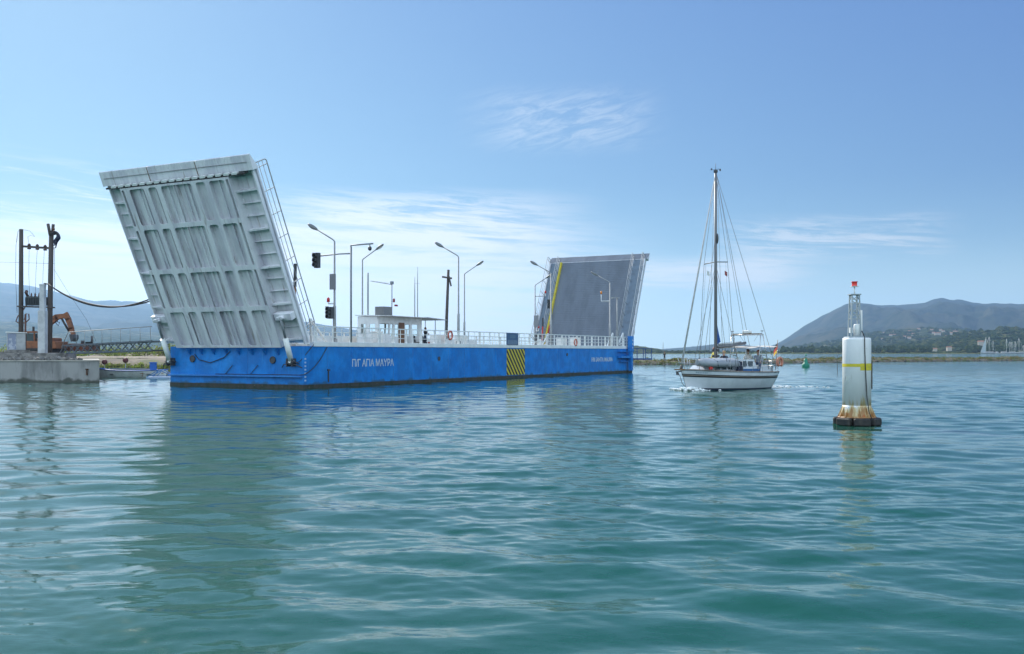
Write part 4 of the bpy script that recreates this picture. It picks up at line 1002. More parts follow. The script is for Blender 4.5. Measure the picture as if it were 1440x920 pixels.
person('person', 'man in dark clothes standing on the deck before the white cabin', bw(25.2, 7.6, FB+.012), BRZ-math.pi/2-.4, standing('front'), (SKIN, DARKCL, NAVY, BLACK), HAIRB)
person('person', 'person in dark clothes standing on the grassy bank by the water', at(934.5, 510.5, 172)+Vector((0,0,0)), math.pi+.4, standing('front'), (SKIN, DARKCL, DARKCL, BLACK), HAIRB)
SHOREMAN = bpy.data.objects['person.001']
# ---------------------------------------------------------------- quay and what stands on it
QY = thing('quay', 'grey concrete quay block with a broken upper slab', 'quay', (-50, 73, 0))
def wl(p): return Vector(p)-Vector((-50, 73, 0))
mb = MB(); mb.prism([wl((-30.25, 73.0, -1)), wl((-90, 73.6, -1)), wl((-90, 92, -1)), wl((-38.3, 92, -1))], (0,0,2.56)); mb.build('quay_wall', zstain(CONC, .22, .62, (.055,.06,.045), 1.3, .9), QY)
mb = MB(); mb.prism([wl((-30.20, 72.94, 1.562)), wl((-90, 73.54, 1.562)), wl((-90, 91.9, 1.562)), wl((-38.2, 91.9, 1.562))], (0,0,.08)); mb.build('coping', mat('coping_pale', (.46,.42,.37), .9, col2=(.32,.30,.27), scale=1.2, bump=.4), QY)
mb = MB()
mb.prism([wl((-33.6, 75.0, 1.645)), wl((-34.6, 74.4, 1.645)), wl((-37, 74.7, 1.645)), wl((-39, 74.3, 1.645)), wl((-44, 74.6, 1.645)), wl((-90, 74.6, 1.645)), wl((-90, 88, 1.645)), wl((-38.5, 88, 1.645))], (0,0,.52))
mb.prism([wl((-36.8, 75.3, 2.166)), wl((-38.0, 74.9, 2.166)), wl((-90, 75.2, 2.166)), wl((-90, 86, 2.166)), wl((-40, 86, 2.166))], (0,0,.10))
mb.build('upper_slab', ROUGHC, QY, bevel=.03)
mb = MB()
for k in range(60):
    x = rnd.uniform(-39, -31.8); y = rnd.uniform(73.3, 74.3); s = rnd.uniform(.06, .22)
    mb.box(wl((x, y, 1.645+s*.4)), (s*1.6, s*1.2, s), Euler((rnd.random(), rnd.random(), rnd.random())).to_matrix())
mb.build('rubble', ROUGHC, QY)
mb = MB(); mb.lohi(wl((-31.2, 72.90, .55)), wl((-31.1, 72.99, 1.0))); mb.lohi(wl((-31.25, 72.88, .95)), wl((-31.05, 72.99, 1.02))); mb.build('mooring_ring', mat('rust', (.13,.06,.03), .9, col2=(.07,.035,.02), scale=5), QY)

t = thing('electrical_cabinet', 'grey metal switch cabinet on the quay at the left edge', 'cabinet', (-37.6, 75.5, 2.27), .52)
mb = MB(); mb.lohi((-.62,-.35,.12), (.62,.35,1.42)); mb.build('body', mat('cabinet_grey', (.40,.41,.42), .5, col2=(.33,.34,.35), scale=3), t)
mb = MB(); mb.lohi((-.60,-.375,.16), (-.02,-.352,1.38)); mb.build('door', mat('cabinet_door', (.22,.25,.34), .5, col2=(.42,.44,.50), scale=4, lo=.5, hi=.56), t)
mb = MB(); mb.lohi((.0,-.375,.16), (.60,-.352,1.38)); mb.build('door', mat('cabinet_grey', (.4,.4,.4)), t)
mb = MB(); mb.prism([(-.7,-.45,1.42), (.7,-.45,1.42), (.7,-.45,1.47), (-.7,-.45,1.50)], (0,.9,0)); mb.build('lid', WHITE, t)
mb = MB(); mb.lohi((-.8,-.5,-.1), (.9,.5,.12)); mb.build('plinth', ROUGHC, t)
# two wooden poles joined by arms: one portal structure
HF = thing('power_portal', 'pair of dark wooden power poles joined by a crossarm and a transformer shelf', 'power pole', (-35.8, 77, 2.1))
def hl(px, py, d=77): return at(px, py, d)-Vector((-35.8, 77, 2.1))
for (x0, x1, y1, r) in ((29.5, 29.8, 322.5, .165), (69.3, 72.3, 325, .19)):
    mb = MB(); mb.tube([hl(x0, 496), hl(x0*.5+x1*.5, 410), hl(x1, y1)], [r*1.1, r, r*.9], 12); mb.build('pole', WOOD, HF)
mb = MB(); mb.tube([hl(70.6, 331, 76.8), hl(67.5, 315, 76.8)], .12, 8); mb.tube([hl(73.6, 329, 77.2), hl(75.0, 315.5, 77.2)], .12, 8); mb.build('pole_fork', WOOD, HF)
mb = MB(); mb.bar(hl(31, 346.5), hl(75, 349.5), .13, .16); mb.build('crossarm', WOOD, HF)
for px, py in ((41, 346.8), (52.5, 347.6), (63.5, 348.6)):
    mb = MB(); q = hl(px, py); mb.lathe([(.05,-.22),(.14,-.20),(.14,-.12),(.07,-.10),(.07,.05),(.13,.08),(.11,.16),(.03,.24)], 10, q); mb.build('insulator', mat('insulator_brown', (.07,.03,.02), .25), HF)
mb = MB(); mb.bar(hl(25.5, 431), hl(75.5, 432.5), .5, .10); mb.build('transformer_shelf', WOOD, HF)
mb = MB(); q = hl(49.5, 423.5); mb.box(q, (1.15,.7,.68))
for k in range(9): mb.box(q+Vector((-.52+k*.13, -.42, -.02)), (.03,.16,.55))
mb.lohi(q+Vector((.62,-.2,-.35)), q+Vector((.92,.25,.30))); tr = mb.build('transformer', mat('transformer_grey', (.06,.07,.075), .6), HF)
mb = MB()
for k in (-1,0,1): mb.lathe([(.07,0),(.09,.05),(.05,.1),(.08,.15),(.05,.2),(.03,.3)], 8, q+Vector((k*.3, 0, .34)))
mb.tube([q+Vector((-.55,0,.35)), q+Vector((-.75,0,.7)), q+Vector((-.62,-.1,.72))], [.1,.1,.14], 8); mb.build('bushing', mat('insulator_brown', (.07,.03,.02)), tr)
mb = MB()
for px, e0 in ((41, 424), (52.5, 421), (62.5, 424)): mb.tube([hl(px, 350), hl(px+(-.5 if px < 45 else -2), 385), hl(px+(1 if px < 45 else -3), e0)], .012, 5)
mb.tube([hl(24.5, 330), hl(22.5, 345), hl(22, 390), hl(24, 440)], .014, 5); mb.tube([hl(28, 323), hl(25, 326), hl(23.6, 340)], .014, 5)
mb.tube([hl(32, 323), hl(42, 325), hl(49, 333), hl(43, 331), hl(39, 333), hl(41, 345)], .012, 5)
mb.tube([hl(76.5, 349), hl(77, 400), hl(76.5, 410)], .016, 5); mb.tube([hl(76, 379), hl(97, 413), hl(122, 450), hl(135, 480)], .010, 5)
mb.build('loose_wire', BLACK, HF)
mb = MB(); mb.tube([hl(34, 450), hl(37, 441), hl(40.5, 442), hl(41, 449), hl(36, 454), hl(27, 455), hl(22.5, 452), hl(25, 445), hl(30, 440), hl(38, 428)], .05, 6)
mb.tube([hl(35.8, 442), hl(35.8, 493)], .075, 8); mb.tube([hl(38, 428), hl(36, 421)], .05, 6); mb.build('cable_conduit', mat('conduit_rust', (.10,.045,.035), .8), HF)
wi = MB()
wi.tube([at(-160, 369, 90)]+[at(-160+t*236, 369+2*t-2*math.sin(math.pi*t), 90-13*t) for t in np.linspace(.1, 1, 8)], .012, 5)
tag(wi.build('power_line', BLACK), 'thin power line running left from the wooden portal', 'wire')
# climbing lineman
J = dict(pelvis=(0,-.30,1.0), chest=(0,-.05,1.32), neck=(0,.08,1.44), head=(0,.16,1.56), hipL=(-.10,-.28,.96), hipR=(.10,-.28,.96), knL=(-.16,.02,.72), knR=(.16,-.02,.62),
         anL=(-.12,.02,.32), anR=(.10,.02,.16), toeL=(-.12,.16,.34), toeR=(.10,.16,.16), shL=(-.2,-.02,1.38), shR=(.2,-.02,1.38), elL=(-.25,.14,1.20), elR=(.25,.16,1.20), wrL=(-.16,.32,1.30), wrR=(.16,.32,1.26))
lp = at(75.2, 347, 77)
person('person', 'lineman in dark clothes clinging to the top of the right wooden pole', (lp.x+.18, lp.y-.05, lp.z-.25), math.radians(95), J, (SKIN, DARKCL, NAVY, BLACK), HAIRB, hscale=1.15, bulk=1.45)

t = thing('cable_post', 'white post with a black cable looping from its top to the raised leaf', 'post', (-35.35, 75, 2.16))
PW = mat('post_white', (.52,.52,.53), .6, col2=(.40,.40,.41), scale=2)
mb = MB(); mb.lohi((-.27,-.25,-.05), (.27,.25,3.2)); mb.build('base', PW, t, bevel=.02)
mb = MB(); mb.lohi((-.185,-.17,3.2), (.185,.17,5.15)); mb.lohi((-.2,-.19,5.05), (.2,.19,5.2)); mb.build('upper_post', PW, t, bevel=.02)
endp = bw(*(LM1 @ Vector((LW, 3.1, -.2))))
A = Vector((-35.25, 75, 7.35)); mb = MB()
def cat_(A, B, sag, n=26): return [A+(B-A)*(i/n)+Vector((0,0,-sag*4*(i/n)*(1-i/n))) for i in range(n+1)]
off = Vector((-35.35, 75, 2.16))
for sag, o_ in ((.92, 0), (1.06, .05)):
    mb.tube([p-off for p in [A+Vector((-.2,0,-.12)), A+Vector((.05,0,.06))]+cat_(A+Vector((.3,o_,0)), endp+Vector((0,0,o_*3)), sag)], .05, 6)
mb.build('cable', BLACK, t)

# excavator working behind the quay
EX = thing('excavator', 'rusty orange excavator with its arm folded down behind the power poles', 'excavator', (-38.5, 85, 1.64))
def xl(px, py, d=85): return at(px, py, d)-Vector((-38.5, 85, 1.64))
mb = MB(); c = xl(60, 489); mb.box(xl(58, 494.5), (2.9, 2.4, .55)); mb.build('track', BLACK, EX)
mb = MB(); mb.box(xl(60, 485.5), (3.3, 2.3, .62)); mb.box(xl(70, 481), (1.1, 2.2, .7)); mb.build('body', ORANGE, EX, bevel=.05)
mb = MB(); q = xl(44, 478)
for dx in (-.55, .55):
    for dy in (-.6, .6): mb.bar(q+Vector((dx,dy,-.6)), q+Vector((dx,dy,.6)), .09)
mb.box(q+Vector((0,0,.66)), (1.5,1.5,.12)); mb.box(q+Vector((0,0,-.35)), (1.2,1.3,.5)); cb = mb.build('cab', ORANGE, EX)
mb = MB(); mb.box(q+Vector((0,0,.2)), (1.06,1.16,.66)); mb.build('window', GLASS, cb)
mb = MB(); mb.tube([q+Vector((-.15,.7,.6)), q+Vector((-.15,.7,1.15))], .1, 8); mb.build('exhaust', BLACK, EX)
def armbox(P, ws, th):
    mb = MB()
    for (a, b), (w0, w1) in zip(zip(P, P[1:]), zip(ws, ws[1:])):
        d = (b-a).normalized(); n = Vector((-d.z, 0, d.x)); a2 = a-d*.06; b2 = b+d*.06
        mb.prism([a2+n*w0/2-Vector((0,th/2,0)), b2+n*w1/2-Vector((0,th/2,0)), b2-n*w1/2-Vector((0,th/2,0)), a2-n*w0/2-Vector((0,th/2,0))], (0, th, 0))
    return mb
armbox([xl(66, 481), xl(63.5, 458), xl(68, 455.5), xl(80, 446), xl(93, 444)], [.5,.5,.50,.44,.34], .40).build('boom', ORANGE, EX)
armbox([xl(92, 441.5), xl(96, 449), xl(100.5, 462), xl(103, 470)], [.42,.40,.34,.28], .32).build('stick', ORANGE, EX)
mb = MB(); mb.tube([xl(86, 447), xl(97.5, 467)], .09, 8); mb.tube([xl(76, 448), xl(79, 455), xl(82, 458), xl(84, 454), xl(80, 452)], .035, 6); mb.build('hydraulic_ram', BLACK, EX)
mb = MB(); q = [xl(100.5, 470.5), xl(107, 470.5), xl(107.5, 476), xl(104.5, 480.5), xl(102.5, 480)]
mb.prism([p-Vector((0,.5,0)) for p in q], (0,1.0,0)); mb.build('bucket', DARK, EX, bevel=.03)
t = thing('work_pontoon', 'rusty orange work pontoon beyond the gangway', 'pontoon', (-36.2, 88.5, 1.2))
def pl(px, py, d=88.5): return at(px, py, d)-Vector((-36.2, 88.5, 1.2))
mb = MB(); mb.lohi(pl(76, 494)-Vector((0,1.5,0)), pl(131, 483.5)+Vector((0,1.5,0))); mb.build('body', mat('rust_hull', (.16,.05,.025), .85, col2=(.07,.03,.02), scale=1.6), t, bevel=.04)
mb = MB()
for px in (115, 117.5, 129.5): mb.tube([pl(px, 484), pl(px, 479 if px < 120 else 472.5)], .12 if px > 120 else .09, 8)
mb.lohi(pl(120, 484), pl(131, 481)); mb.build('bollard', DARK, t)

# lattice gangway
G0 = Vector((-34.4, 77.0, 2.1)); G1 = bw(-.1, 12.1, 2.35)
GW = thing('gangway', 'grey steel lattice gangway from the quay to the barge', 'gangway', G0)
gd = G1-G0; gl = gd.length; gx = gd/gl; gy = Vector((0,0,1)).cross(gx).normalized(); gz = gx.cross(gy)
def gp(u, v, h): return gx*u+gy*v+gz*h
GAL2 = mat('gangway_steel', (.11,.13,.155), .6, .0, col2=(.08,.09,.10), scale=3)
for v in (-.55, .55):
    mb = MB(); mb.bar(gp(0,v,.02), gp(gl,v,.02), .10); mb.bar(gp(.8,v,.62), gp(gl,v,.62), .11); n = 13
    mb.bar(gp(0,v,.02), gp(.8,v,.62), .09)
    for k in range(n if v < 0 else 0):
        a, b_ = .5+(gl-.5)*k/n, .5+(gl-.5)*(k+1)/n
        mb.bar(gp(a,v,.02), gp(b_,v,.62), .06); mb.bar(gp(a,v+.03,.62), gp(b_,v+.03,.02), .06)
    mb.build('truss', GAL2, GW)
mb = MB(); mb.bar(gp(.3,0,.60), gp(gl,0,.60), 1.0, .05); mb.build('walkway', GAL2, GW)
for v in (-.55,):
    mb = MB(); mb.tube([gp(.3,v,.5), gp(1.6,v,1.62), gp(gl*.35,v,1.62), gp(gl,v,1.58)], .028, 6)
    for k in range(10): u = 1.6+(gl-1.8)*k/9; mb.tube([gp(u,v,.62), gp(u,v,1.6)], .02, 6)
    mb.build('handrail', POLEW, GW)
# moored wooden boat
MBT = thing('rowing_boat', 'old white wooden boat with a blue rim moored beside the quay', 'boat', (-33.2, 87, 0))
def boat_hull(L, B, n=18, m=6, z0=-.15, sheer=(.85, .62, .72)):
    V = []
    for i in range(n+1):
        u = i/n; x = -L/2+L*u
        f = math.sin(math.pi*min(1, .5+.0*u)) if False else (1-abs(2*u-1)**2.4)
        f = max(f, .03 if u < .5 else .02)
        sz = sheer[1]+(sheer[0]-sheer[1])*max(0,(.5-u)*2)**2+(sheer[2]-sheer[1])*max(0,(u-.5)*2)**2
        V.append([(x*(.9+.1*(j/m)), B/2*f*(.45+.55*(j/m)**.6), z0+(sz-z0)*j/m) for j in range(m+1)])
    return V
def loft(mb, V, mirror=True, mi=0):
    for sgn in ((1,-1) if mirror else (1,)):
        vs_ = [[mb.bm.verts.new((p[0], p[1]*sgn, p[2])) for p in row] for row in V]
        for a, b in zip(vs_, vs_[1:]):
            for j in range(len(a)-1):
                f = mb.bm.faces.new([a[j], b[j], b[j+1], a[j+1]]); f.smooth = True; f.material_index = mi
V = boat_hull(6.3, 1.9); mb = MB(); loft(mb, V)
mb.build('hull', mat('old_boat_white', (.78,.78,.76), .6, col2=(.62,.60,.57), scale=1.5, col3=(.30,.13,.05), scale3=1.2, lo3=.62, hi3=.70), MBT)
mb = MB()
for sg in (1,-1): mb.tube([(p[-1][0], p[-1][1]*sg, p[-1][2]+.0) for p in V], .045, 6)
mb.build('gunwale', mat('boat_blue', (.02,.10,.38), .5), MBT)
mb = MB()
for a, b_ in zip(V, V[1:]): mb.quad([(a[3][0],a[3][1],a[3][2]), (b_[3][0],b_[3][1],b_[3][2]), (b_[3][0],-b_[3][1],b_[3][2]), (a[3][0],-a[3][1],a[3][2])])
for x in (-1.5, .2, 1.7): mb.lohi((x-.15,-.8,.3), (x+.15,.8,.35))
mb.build('thwart', WOOD, MBT)
mb = MB(); mb.bar((-1.9,.1,.75), (1.6,.1,.72), .25, .16); mb.build('rolled_sail', mat('tarp_blue_grey', (.10,.15,.20), .8), MBT)
for x, z in ((-2.85, 1.35), (-1.0, 1.50)):
    q = Vector((-33.2+x, 87+1.1, 0)); t = thing('net_float', 'dark red round float on a stake left of the rolled sail' if x > -2 else 'dark red round float on a stake at the bow of the moored boat', 'float', q+Vector((0,0,.0)))
    mb = MB(); mb.tube([(0,0,-.4), (0,0,z-.2)], .04, 6); mb.build('stake', POLEW, t); mb = MB(); mb.ell((0,0,z), (.25,.22,.23), 14, 10); mb.build('ball', mat('float_red', (.10,.02,.02), .6), t)
t = thing('blue_crate', 'upright blue plastic box standing on the stern of the moored boat', 'crate', (-33.2+1.9, 86.85, .36), .1)
mb = MB(); mb.lohi((-.26,-.2,0), (.26,.2,1.0)); mb.build('body', mat('crate_blue', (.015,.11,.42), .5), t, bevel=.03); mb = MB(); mb.lohi((-.28,-.22,.9), (.28,.22,1.0)); mb.build('rim', mat('crate_blue', (0,0,0)), t)
t = thing('small_pontoon', 'low blue and white lattice float between moored boat and barge', 'float', (-29.8, 84.5, 0))
mb = MB(); mb.lohi((-1.1,-.5,-.1), (1.3,.5,.14)); mb.build('deck', mat('float_pale', (.30,.42,.58), .6), t, bevel=.03)
mb = MB()
for y in (-.45,.45):
    mb.bar((-1.0,y,.15), (.0,y,.75), .06); mb.bar((1.2,y,.15), (.0,y,.75), .06); mb.bar((-.9,y,.2), (1.1,y,.2), .05); mb.bar((-.5,y,.15), (.0,y,.75), .05)
mb.build('lattice', mat('float_blue', (.06,.18,.42), .6), t)
# ---------------------------------------------------------------- white beacon
def beacon_paint():
    m = bpy.data.materials.new('beacon_paint'); m.use_nodes = True; nt = m.node_tree; N = nt.nodes; L = nt.links
    b = N['Principled BSDF']; b.inputs['Roughness'].default_value = .5
    t = N.new('ShaderNodeTexCoord'); sx = N.new('ShaderNodeSeparateXYZ'); L.new(t.outputs['Object'], sx.inputs[0])
    def noise(sc, st):
        mp = N.new('ShaderNodeMapping'); mp.inputs['Scale'].default_value = st; L.new(t.outputs['Object'], mp.inputs[0])
        n = N.new('ShaderNodeTexNoise'); n.inputs['Scale'].default_value = sc; n.inputs['Detail'].default_value = 6; n.inputs['Roughness'].default_value = .65; L.new(mp.outputs[0], n.inputs['Vector']); return n.outputs['Fac']
    def M(op, a, c):
        n = N.new('ShaderNodeMath'); n.operation = op
        for i, v in enumerate((a, c)):
            if isinstance(v, (int, float)): n.inputs[i].default_value = v
            else: L.new(v, n.inputs[i])
        return n.outputs[0]
    def rng(s, a, c):
        r = N.new('ShaderNodeMapRange'); r.interpolation_type = 'SMOOTHSTEP'; L.new(s, r.inputs[0]); r.inputs[1].default_value = a; r.inputs[2].default_value = c; return r.outputs[0]
    def mix(f, a, c):
        x = N.new('ShaderNodeMix'); x.data_type = 'RGBA'; L.new(f, x.inputs[0])
        for sock, v in ((x.inputs[6], a), (x.inputs[7], c)):
            if isinstance(v, tuple): sock.default_value = (*v, 1)
            else: L.new(v, sock)
        return x.outputs[2]
    c = mix(rng(noise(1.5, (1,1,.3)), .4, .7), (.74,.74,.75), (.62,.62,.64))
    c = mix(rng(noise(3, (2,2,.3)), .62, .8), c, (.46,.42,.36))
    c = mix(rng(noise(7, (1,1,.7)), .66, .76), c, (.34,.32,.30))
    # rust runs: thick near the foot, thinning out upward
    low = M('MULTIPLY', M('SUBTRACT', 1.2, sx.outputs[2]), .52)
    k = M('ADD', noise(5.5, (1.5,1.5,.22)), low)
    c = mix(rng(k, .70, .84), c, (.56,.45,.25))
    c = mix(rng(k, .86, .97), c, (.36,.18,.06))
    k2 = M('ADD', noise(8, (1,1,.5)), M('MULTIPLY', M('SUBTRACT', .6, sx.outputs[2]), .5))
    c = mix(rng(k2, .70, .80), c, (.38,.11,.02))
    L.new(c, b.inputs['Base Color']); return m
BP = beacon_paint()
BC = thing('channel_beacon', 'white rust-stained cylindrical beacon with a yellow band and red light', 'beacon', (10.70, 30.9, 0))
mb = MB(); r = .425
mb.lathe([(r,.30),(r,2.62),(r-.01,2.68),(r-.05,2.69),(.0,2.69)], 48); mb.build('pile', BP, BC)
mb = MB(); mb.lathe([(.56,.20),(.56,.24),(.47,.26),(.45,.42),(.435,.54),(r+.002,.60)], 48)
for k in range(14):
    a = 2*math.pi*(k+.3)/14; d = Vector((math.cos(a), math.sin(a), 0)); s = Vector((-d.y, d.x, 0))*.014
    mb.prism([d*.44+Vector((0,0,.24))-s, d*.57+Vector((0,0,.24))-s, d*.55+Vector((0,0,.29))-s, d*.44+Vector((0,0,.55))-s], s*2)
mb.build('skirt', BP, BC)
# yellow band with a step
mb = MB(); n = 72
for k in range(n):
    a, b_ = 2*math.pi*k/n, 2*math.pi*(k+1)/n
    deg = math.degrees(a) % 360
    lo = 1.79 if deg < 262 and deg > 150 else 1.68
    hi = 1.885 if deg < 262 and deg > 150 else 1.895
    z1a = hi-.06*max(0,math.sin(a*1.0+.5))*.3
    mb.quad([((r+.004)*math.cos(a),(r+.004)*math.sin(a),lo), ((r+.004)*math.cos(b_),(r+.004)*math.sin(b_),lo), ((r+.004)*math.cos(b_),(r+.004)*math.sin(b_),z1a), ((r+.004)*math.cos(a),(r+.004)*math.sin(a),z1a)])
mb.build('yellow_band', mat('band_yellow', (.62,.50,.02), .6, col2=(.50,.42,.03), scale=8), BC, recalc=False)
for k in range(7):
    a = 2*math.pi*k/7-.75; mb = MB()
    M = Matrix.Rotation(a, 3, 'Z'); c = M @ Vector((.60, 0, .10))
    mb.box(c, (.20,.49,.235), M); o = mb.build('rubber_fender', BLACK, BC, bevel=.035)
mb = MB(); mb.tube([(0,0,-1.5), (0,0,.3)], .40, 24); mb.lathe([(.60,.215),(.60,.232)], 32); mb.build('fender_plate', mat('rust', (.13,.06,.03)), BC)
LT = thing('x', 'x', 'x'); bpy.data.objects.remove(LT)
mb = MB(); w0, w1 = .15, .112; zb, zt = 2.69, 4.02; ox = -.07
P = lambda sx, sy, f: Vector((ox+sx*(w0+(w1-w0)*f), sy*(w0+(w1-w0)*f), zb+(zt-zb)*f))
cs = [(-1,-1),(1,-1),(1,1),(-1,1)]
for c in cs: mb.bar(P(*c,0), P(*c,1), .035)
for i in range(4):
    a, b_ = cs[i], cs[(i+1)%4]
    for f in (.44, 1.0): mb.bar(P(*a,f), P(*b_,f), .025)
    ff = [.44,.58,.72,.86,1.0]
    for k in range(4):
        if k % 2: mb.bar(P(*a,ff[k]), P(*b_,ff[k+1]), .022)
        else: mb.bar(P(*b_,ff[k]), P(*a,ff[k+1]), .022)
mb.box((ox,0,zt+.01), (.32,.32,.03)); mb.box((ox,0,zb+.02), (.5,.5,.04))
mb.build('lattice_mast', mat('mast_grey', (.30,.35,.38), .6, .0), BC)
mb = MB(); mb.tube([(ox,0,zt+.02), (ox,0,zt+.26)], .022, 8); mb.lathe([(.05,zt+.24),(.12,zt+.25),(.12,zt+.27)], 16, (ox,0,0)); st = mb.build('lamp_stem', WHITE, BC)
mb = MB(); mb.lathe([(.092,zt+.27),(.08,zt+.29),(.08,zt+.38),(.092,zt+.40)], 18, (ox,0,0)); mb.lathe([(.10,zt+.40),(.10,zt+.415),(.0,zt+.42)], 18, (ox,0,0)); mb.build('red_lantern', mat('lantern_red', (.75,.03,.02), .25), BC)
mb = MB(); mb.lathe([(.12,2.73),(.12,3.08),(.10,3.11),(0,3.12)], 20, (.03,.0,0)); mb.box((-.20,-.05,2.92), (.08,.1,.16)); mb.build('battery_drum', WHITE, BC)
mb = MB(); mb.tube([(.19,.12,2.69), (.19,.12,3.55)], .028, 8); mb.build('side_post', WHITE, BC)
mb = MB(); a = math.radians(-78)
mb.tube([(.1,-.15,2.9), (.10,-.40,2.72), (.09,-r-.012,2.66), (.10,-r-.010,2.2), (.13,-r-.005,1.5), (.17,-r+.012,.9), (.20,-.50,.42), (.22,-.68,.22)], .014, 6); mb.build('cable', BLACK, BC)
mb = MB(); mb.tube([(.41,-.16,1.95), (.41,-.16,1.1)], .022, 6); mb.build('wooden_fender', WOOD, BC)

# ---------------------------------------------------------------- green buoy
GB = mat('buoy_green', (.008,.21,.13), .5, col2=(.006,.16,.10), scale=3)
t = thing('channel_buoy', 'green conical channel buoy with a small cone topmark floating near the bank', 'buoy', (42.2, 143, 0))
mb = MB(); mb.lathe([(.2,-.5),(.52,-.3),(.54,.45),(.50,.52),(.30,.60),(.26,.95),(.20,1.25),(.06,1.32)], 20); mb.build('body', GB, t)
mb = MB(); mb.tube([(0,0,1.3), (0,0,1.72)], .03, 6); mb.build('stem', GB, t); mb = MB(); mb.lathe([(.18,1.68),(.17,1.72),(.02,2.02)], 14); mb.build('topmark', mat('buoy_green', (0,0,0)), t)
for px, py, d, lab in ((1177.5, 506, 120, 'thin dark stake standing in the water left of the beacon'),):
    t = MB(); q = at(px, 510, d); t.tube([(q.x,d,-.5), (q.x,d,at(px,499.5,d).z)], .035, 6); tag(t.build('stake', WOOD), lab, 'stake')

# ---------------------------------------------------------------- sailing yacht
YA = math.radians(217.2)
YT = thing('sailing_yacht', 'white sailing yacht with dark striped hull motoring past the bridge', 'yacht', (12.86, 59.96, 0), YA); YT.scale = (.84, .96, 1)
GEL = mat('gelcoat', (.56,.60,.64), .25, col2=(.49,.53,.57), scale=1.2)
STRIPE = mat('stripe_dark', (.02,.02,.024), .4); GOLD = mat('stripe_gold', (.30,.22,.13), .5)
ANTI = mat('antifouling', (.02,.03,.06), .7); TEAK = mat('teak', (.25,.15,.08), .7, col2=(.18,.11,.06), scale=8, stretch=(.3,6,1))
ALU = mat('mast_alu', (.17,.17,.18), .5, .2); STEEL = mat('stainless', (.5,.5,.5), .25, .8); CANV = mat('sail_canvas', (.45,.46,.47), .85, col2=(.36,.37,.38), scale=3)
def hp(u, v, off=0.0):
    "hull surface: u stern..bow, v keel..sheer"
    sh = 1.02+.22*u**2+.10*(1-u)**3*0
    f = (1-max(0,(u-.42)/.58)**2.3)**1.0 if u > .42 else 1-.34*((.42-u)/.42)**2
    f = max(f, .012)
    g = 1-.50*(1-v)**1.9
    xw = -3.75+7.55*u; xd = -4.55+9.2*u
    x = xw+(xd-xw)*v**1.15
    return (x, (1.58*f*g)+off, -.45+(sh+.45)*v)
U = [i/30 for i in range(31)]; V_ = [0,.15,.3,.4,.5,.6,.7,.8,.9,1.0]
mb = MB(); loft(mb, [[hp(u, v) for v in V_] for u in U])
ring = [hp(0, v) for v in V_]
f_ = mb.bm.faces.new([mb.bm.verts.new(p) for p in ring]+[mb.bm.verts.new((p[0],-p[1],p[2])) for p in ring[::-1]])
bmesh.ops.remove_doubles(mb.bm, verts=mb.bm.verts[:], dist=.002)
yh = mb.build('hull', GEL, YT)
def hull_band(name, v0, v1, m, off=.012, u0=0, u1=1.0):
    mb = MB(); us = [u0+(u1-u0)*i/30 for i in range(31)]
    loft(mb, [[hp(u, v0+(v1-v0)*k/3, off) for k in range(4)] for u in us]); return mb.build(name, m, yh)
hull_band('stripe', .745, .797, STRIPE); hull_band('stripe', .818, .850, STRIPE); hull_band('stripe', .798, .812, GOLD, .011)
hull_band('rub_rail', .968, .984, STRIPE, .02); hull_band('antifouling', .0, .36, ANTI, .008)
mb = MB()
dk = [[(hp(u,1)[0], hp(u,1)[1]*k, hp(u,1)[2]-.02+.05*(1-k*k)) for k in (1,.5,0,-.5,-1)] for u in U]
for a, b_ in zip(dk, dk[1:]):
    for j in range(4): mb.quad([a[j], a[j+1], b_[j+1], b_[j]])
bmesh.ops.remove_doubles(mb.bm, verts=mb.bm.verts[:], dist=.002); mb.build('deck', GEL, YT)
mb = MB()
for sg in (1,-1): mb.tube([(hp(u,1)[0], hp(u,1)[1]*sg, hp(u,1)[2]+.02) for u in U], .022, 6)
mb.build('toe_rail', TEAK, YT)
# coachroof, pilothouse
def frustum(mb, x0, x1, y0, z0, z1, ins=.18, fx=.35, bx=.12, mi=0):
    a = [(x0,-y0,z0),(x1,-y0*.92,z0),(x1,y0*.92,z0),(x0,y0,z0)]; b_ = [(x0+bx,-y0+ins,z1),(x1-fx,-y0*.92+ins,z1),(x1-fx,y0*.92-ins,z1),(x0+bx,y0-ins,z1)]
    A = [mb.bm.verts.new(p) for p in a]; B = [mb.bm.verts.new(p) for p in b_]
    for i in range(4): mb.bm.faces.new([A[i],A[(i+1)%4],B[(i+1)%4],B[i]])
    mb.bm.faces.new(B); mb.bm.faces.new(A[::-1])
mb = MB(); frustum(mb, .2, 3.0, .95, 1.05, 1.45, .1, .5, .0); cr = mb.build('coachroof', GEL, YT, bevel=.03)
for x in (.5, 1.15, 1.8):
    for sg in (1,-1):
        mb = MB(); mb.prism([(x,sg*.93,1.2),(x+.42,sg*.925,1.2),(x+.42,sg*.895,1.34),(x,sg*.90,1.34)], (0,sg*.012,0)); mb.build('window', GLASS, cr)
mb = MB(); frustum(mb, -2.25, .3, 1.02, 1.05, 1.80, .16, .45, .28); ph = mb.build('pilothouse', GEL, YT, bevel=.03)
for x in (-1.72, -1.05, -.42):
    for sg in (1,-1):
        y0, y1 = 1.02-.16*.40+.004, 1.02-.16*.86+.004
        mb = MB(); me = rrect(x, 1.38, x+.50, 1.70, .08)
        mb.prism([(p[0], sg*(y0+(y1-y0)*(p[1]-1.35)/.35), p[1]) for p in me], (0,sg*.014,0)); mb.build('window', GLASS, ph)
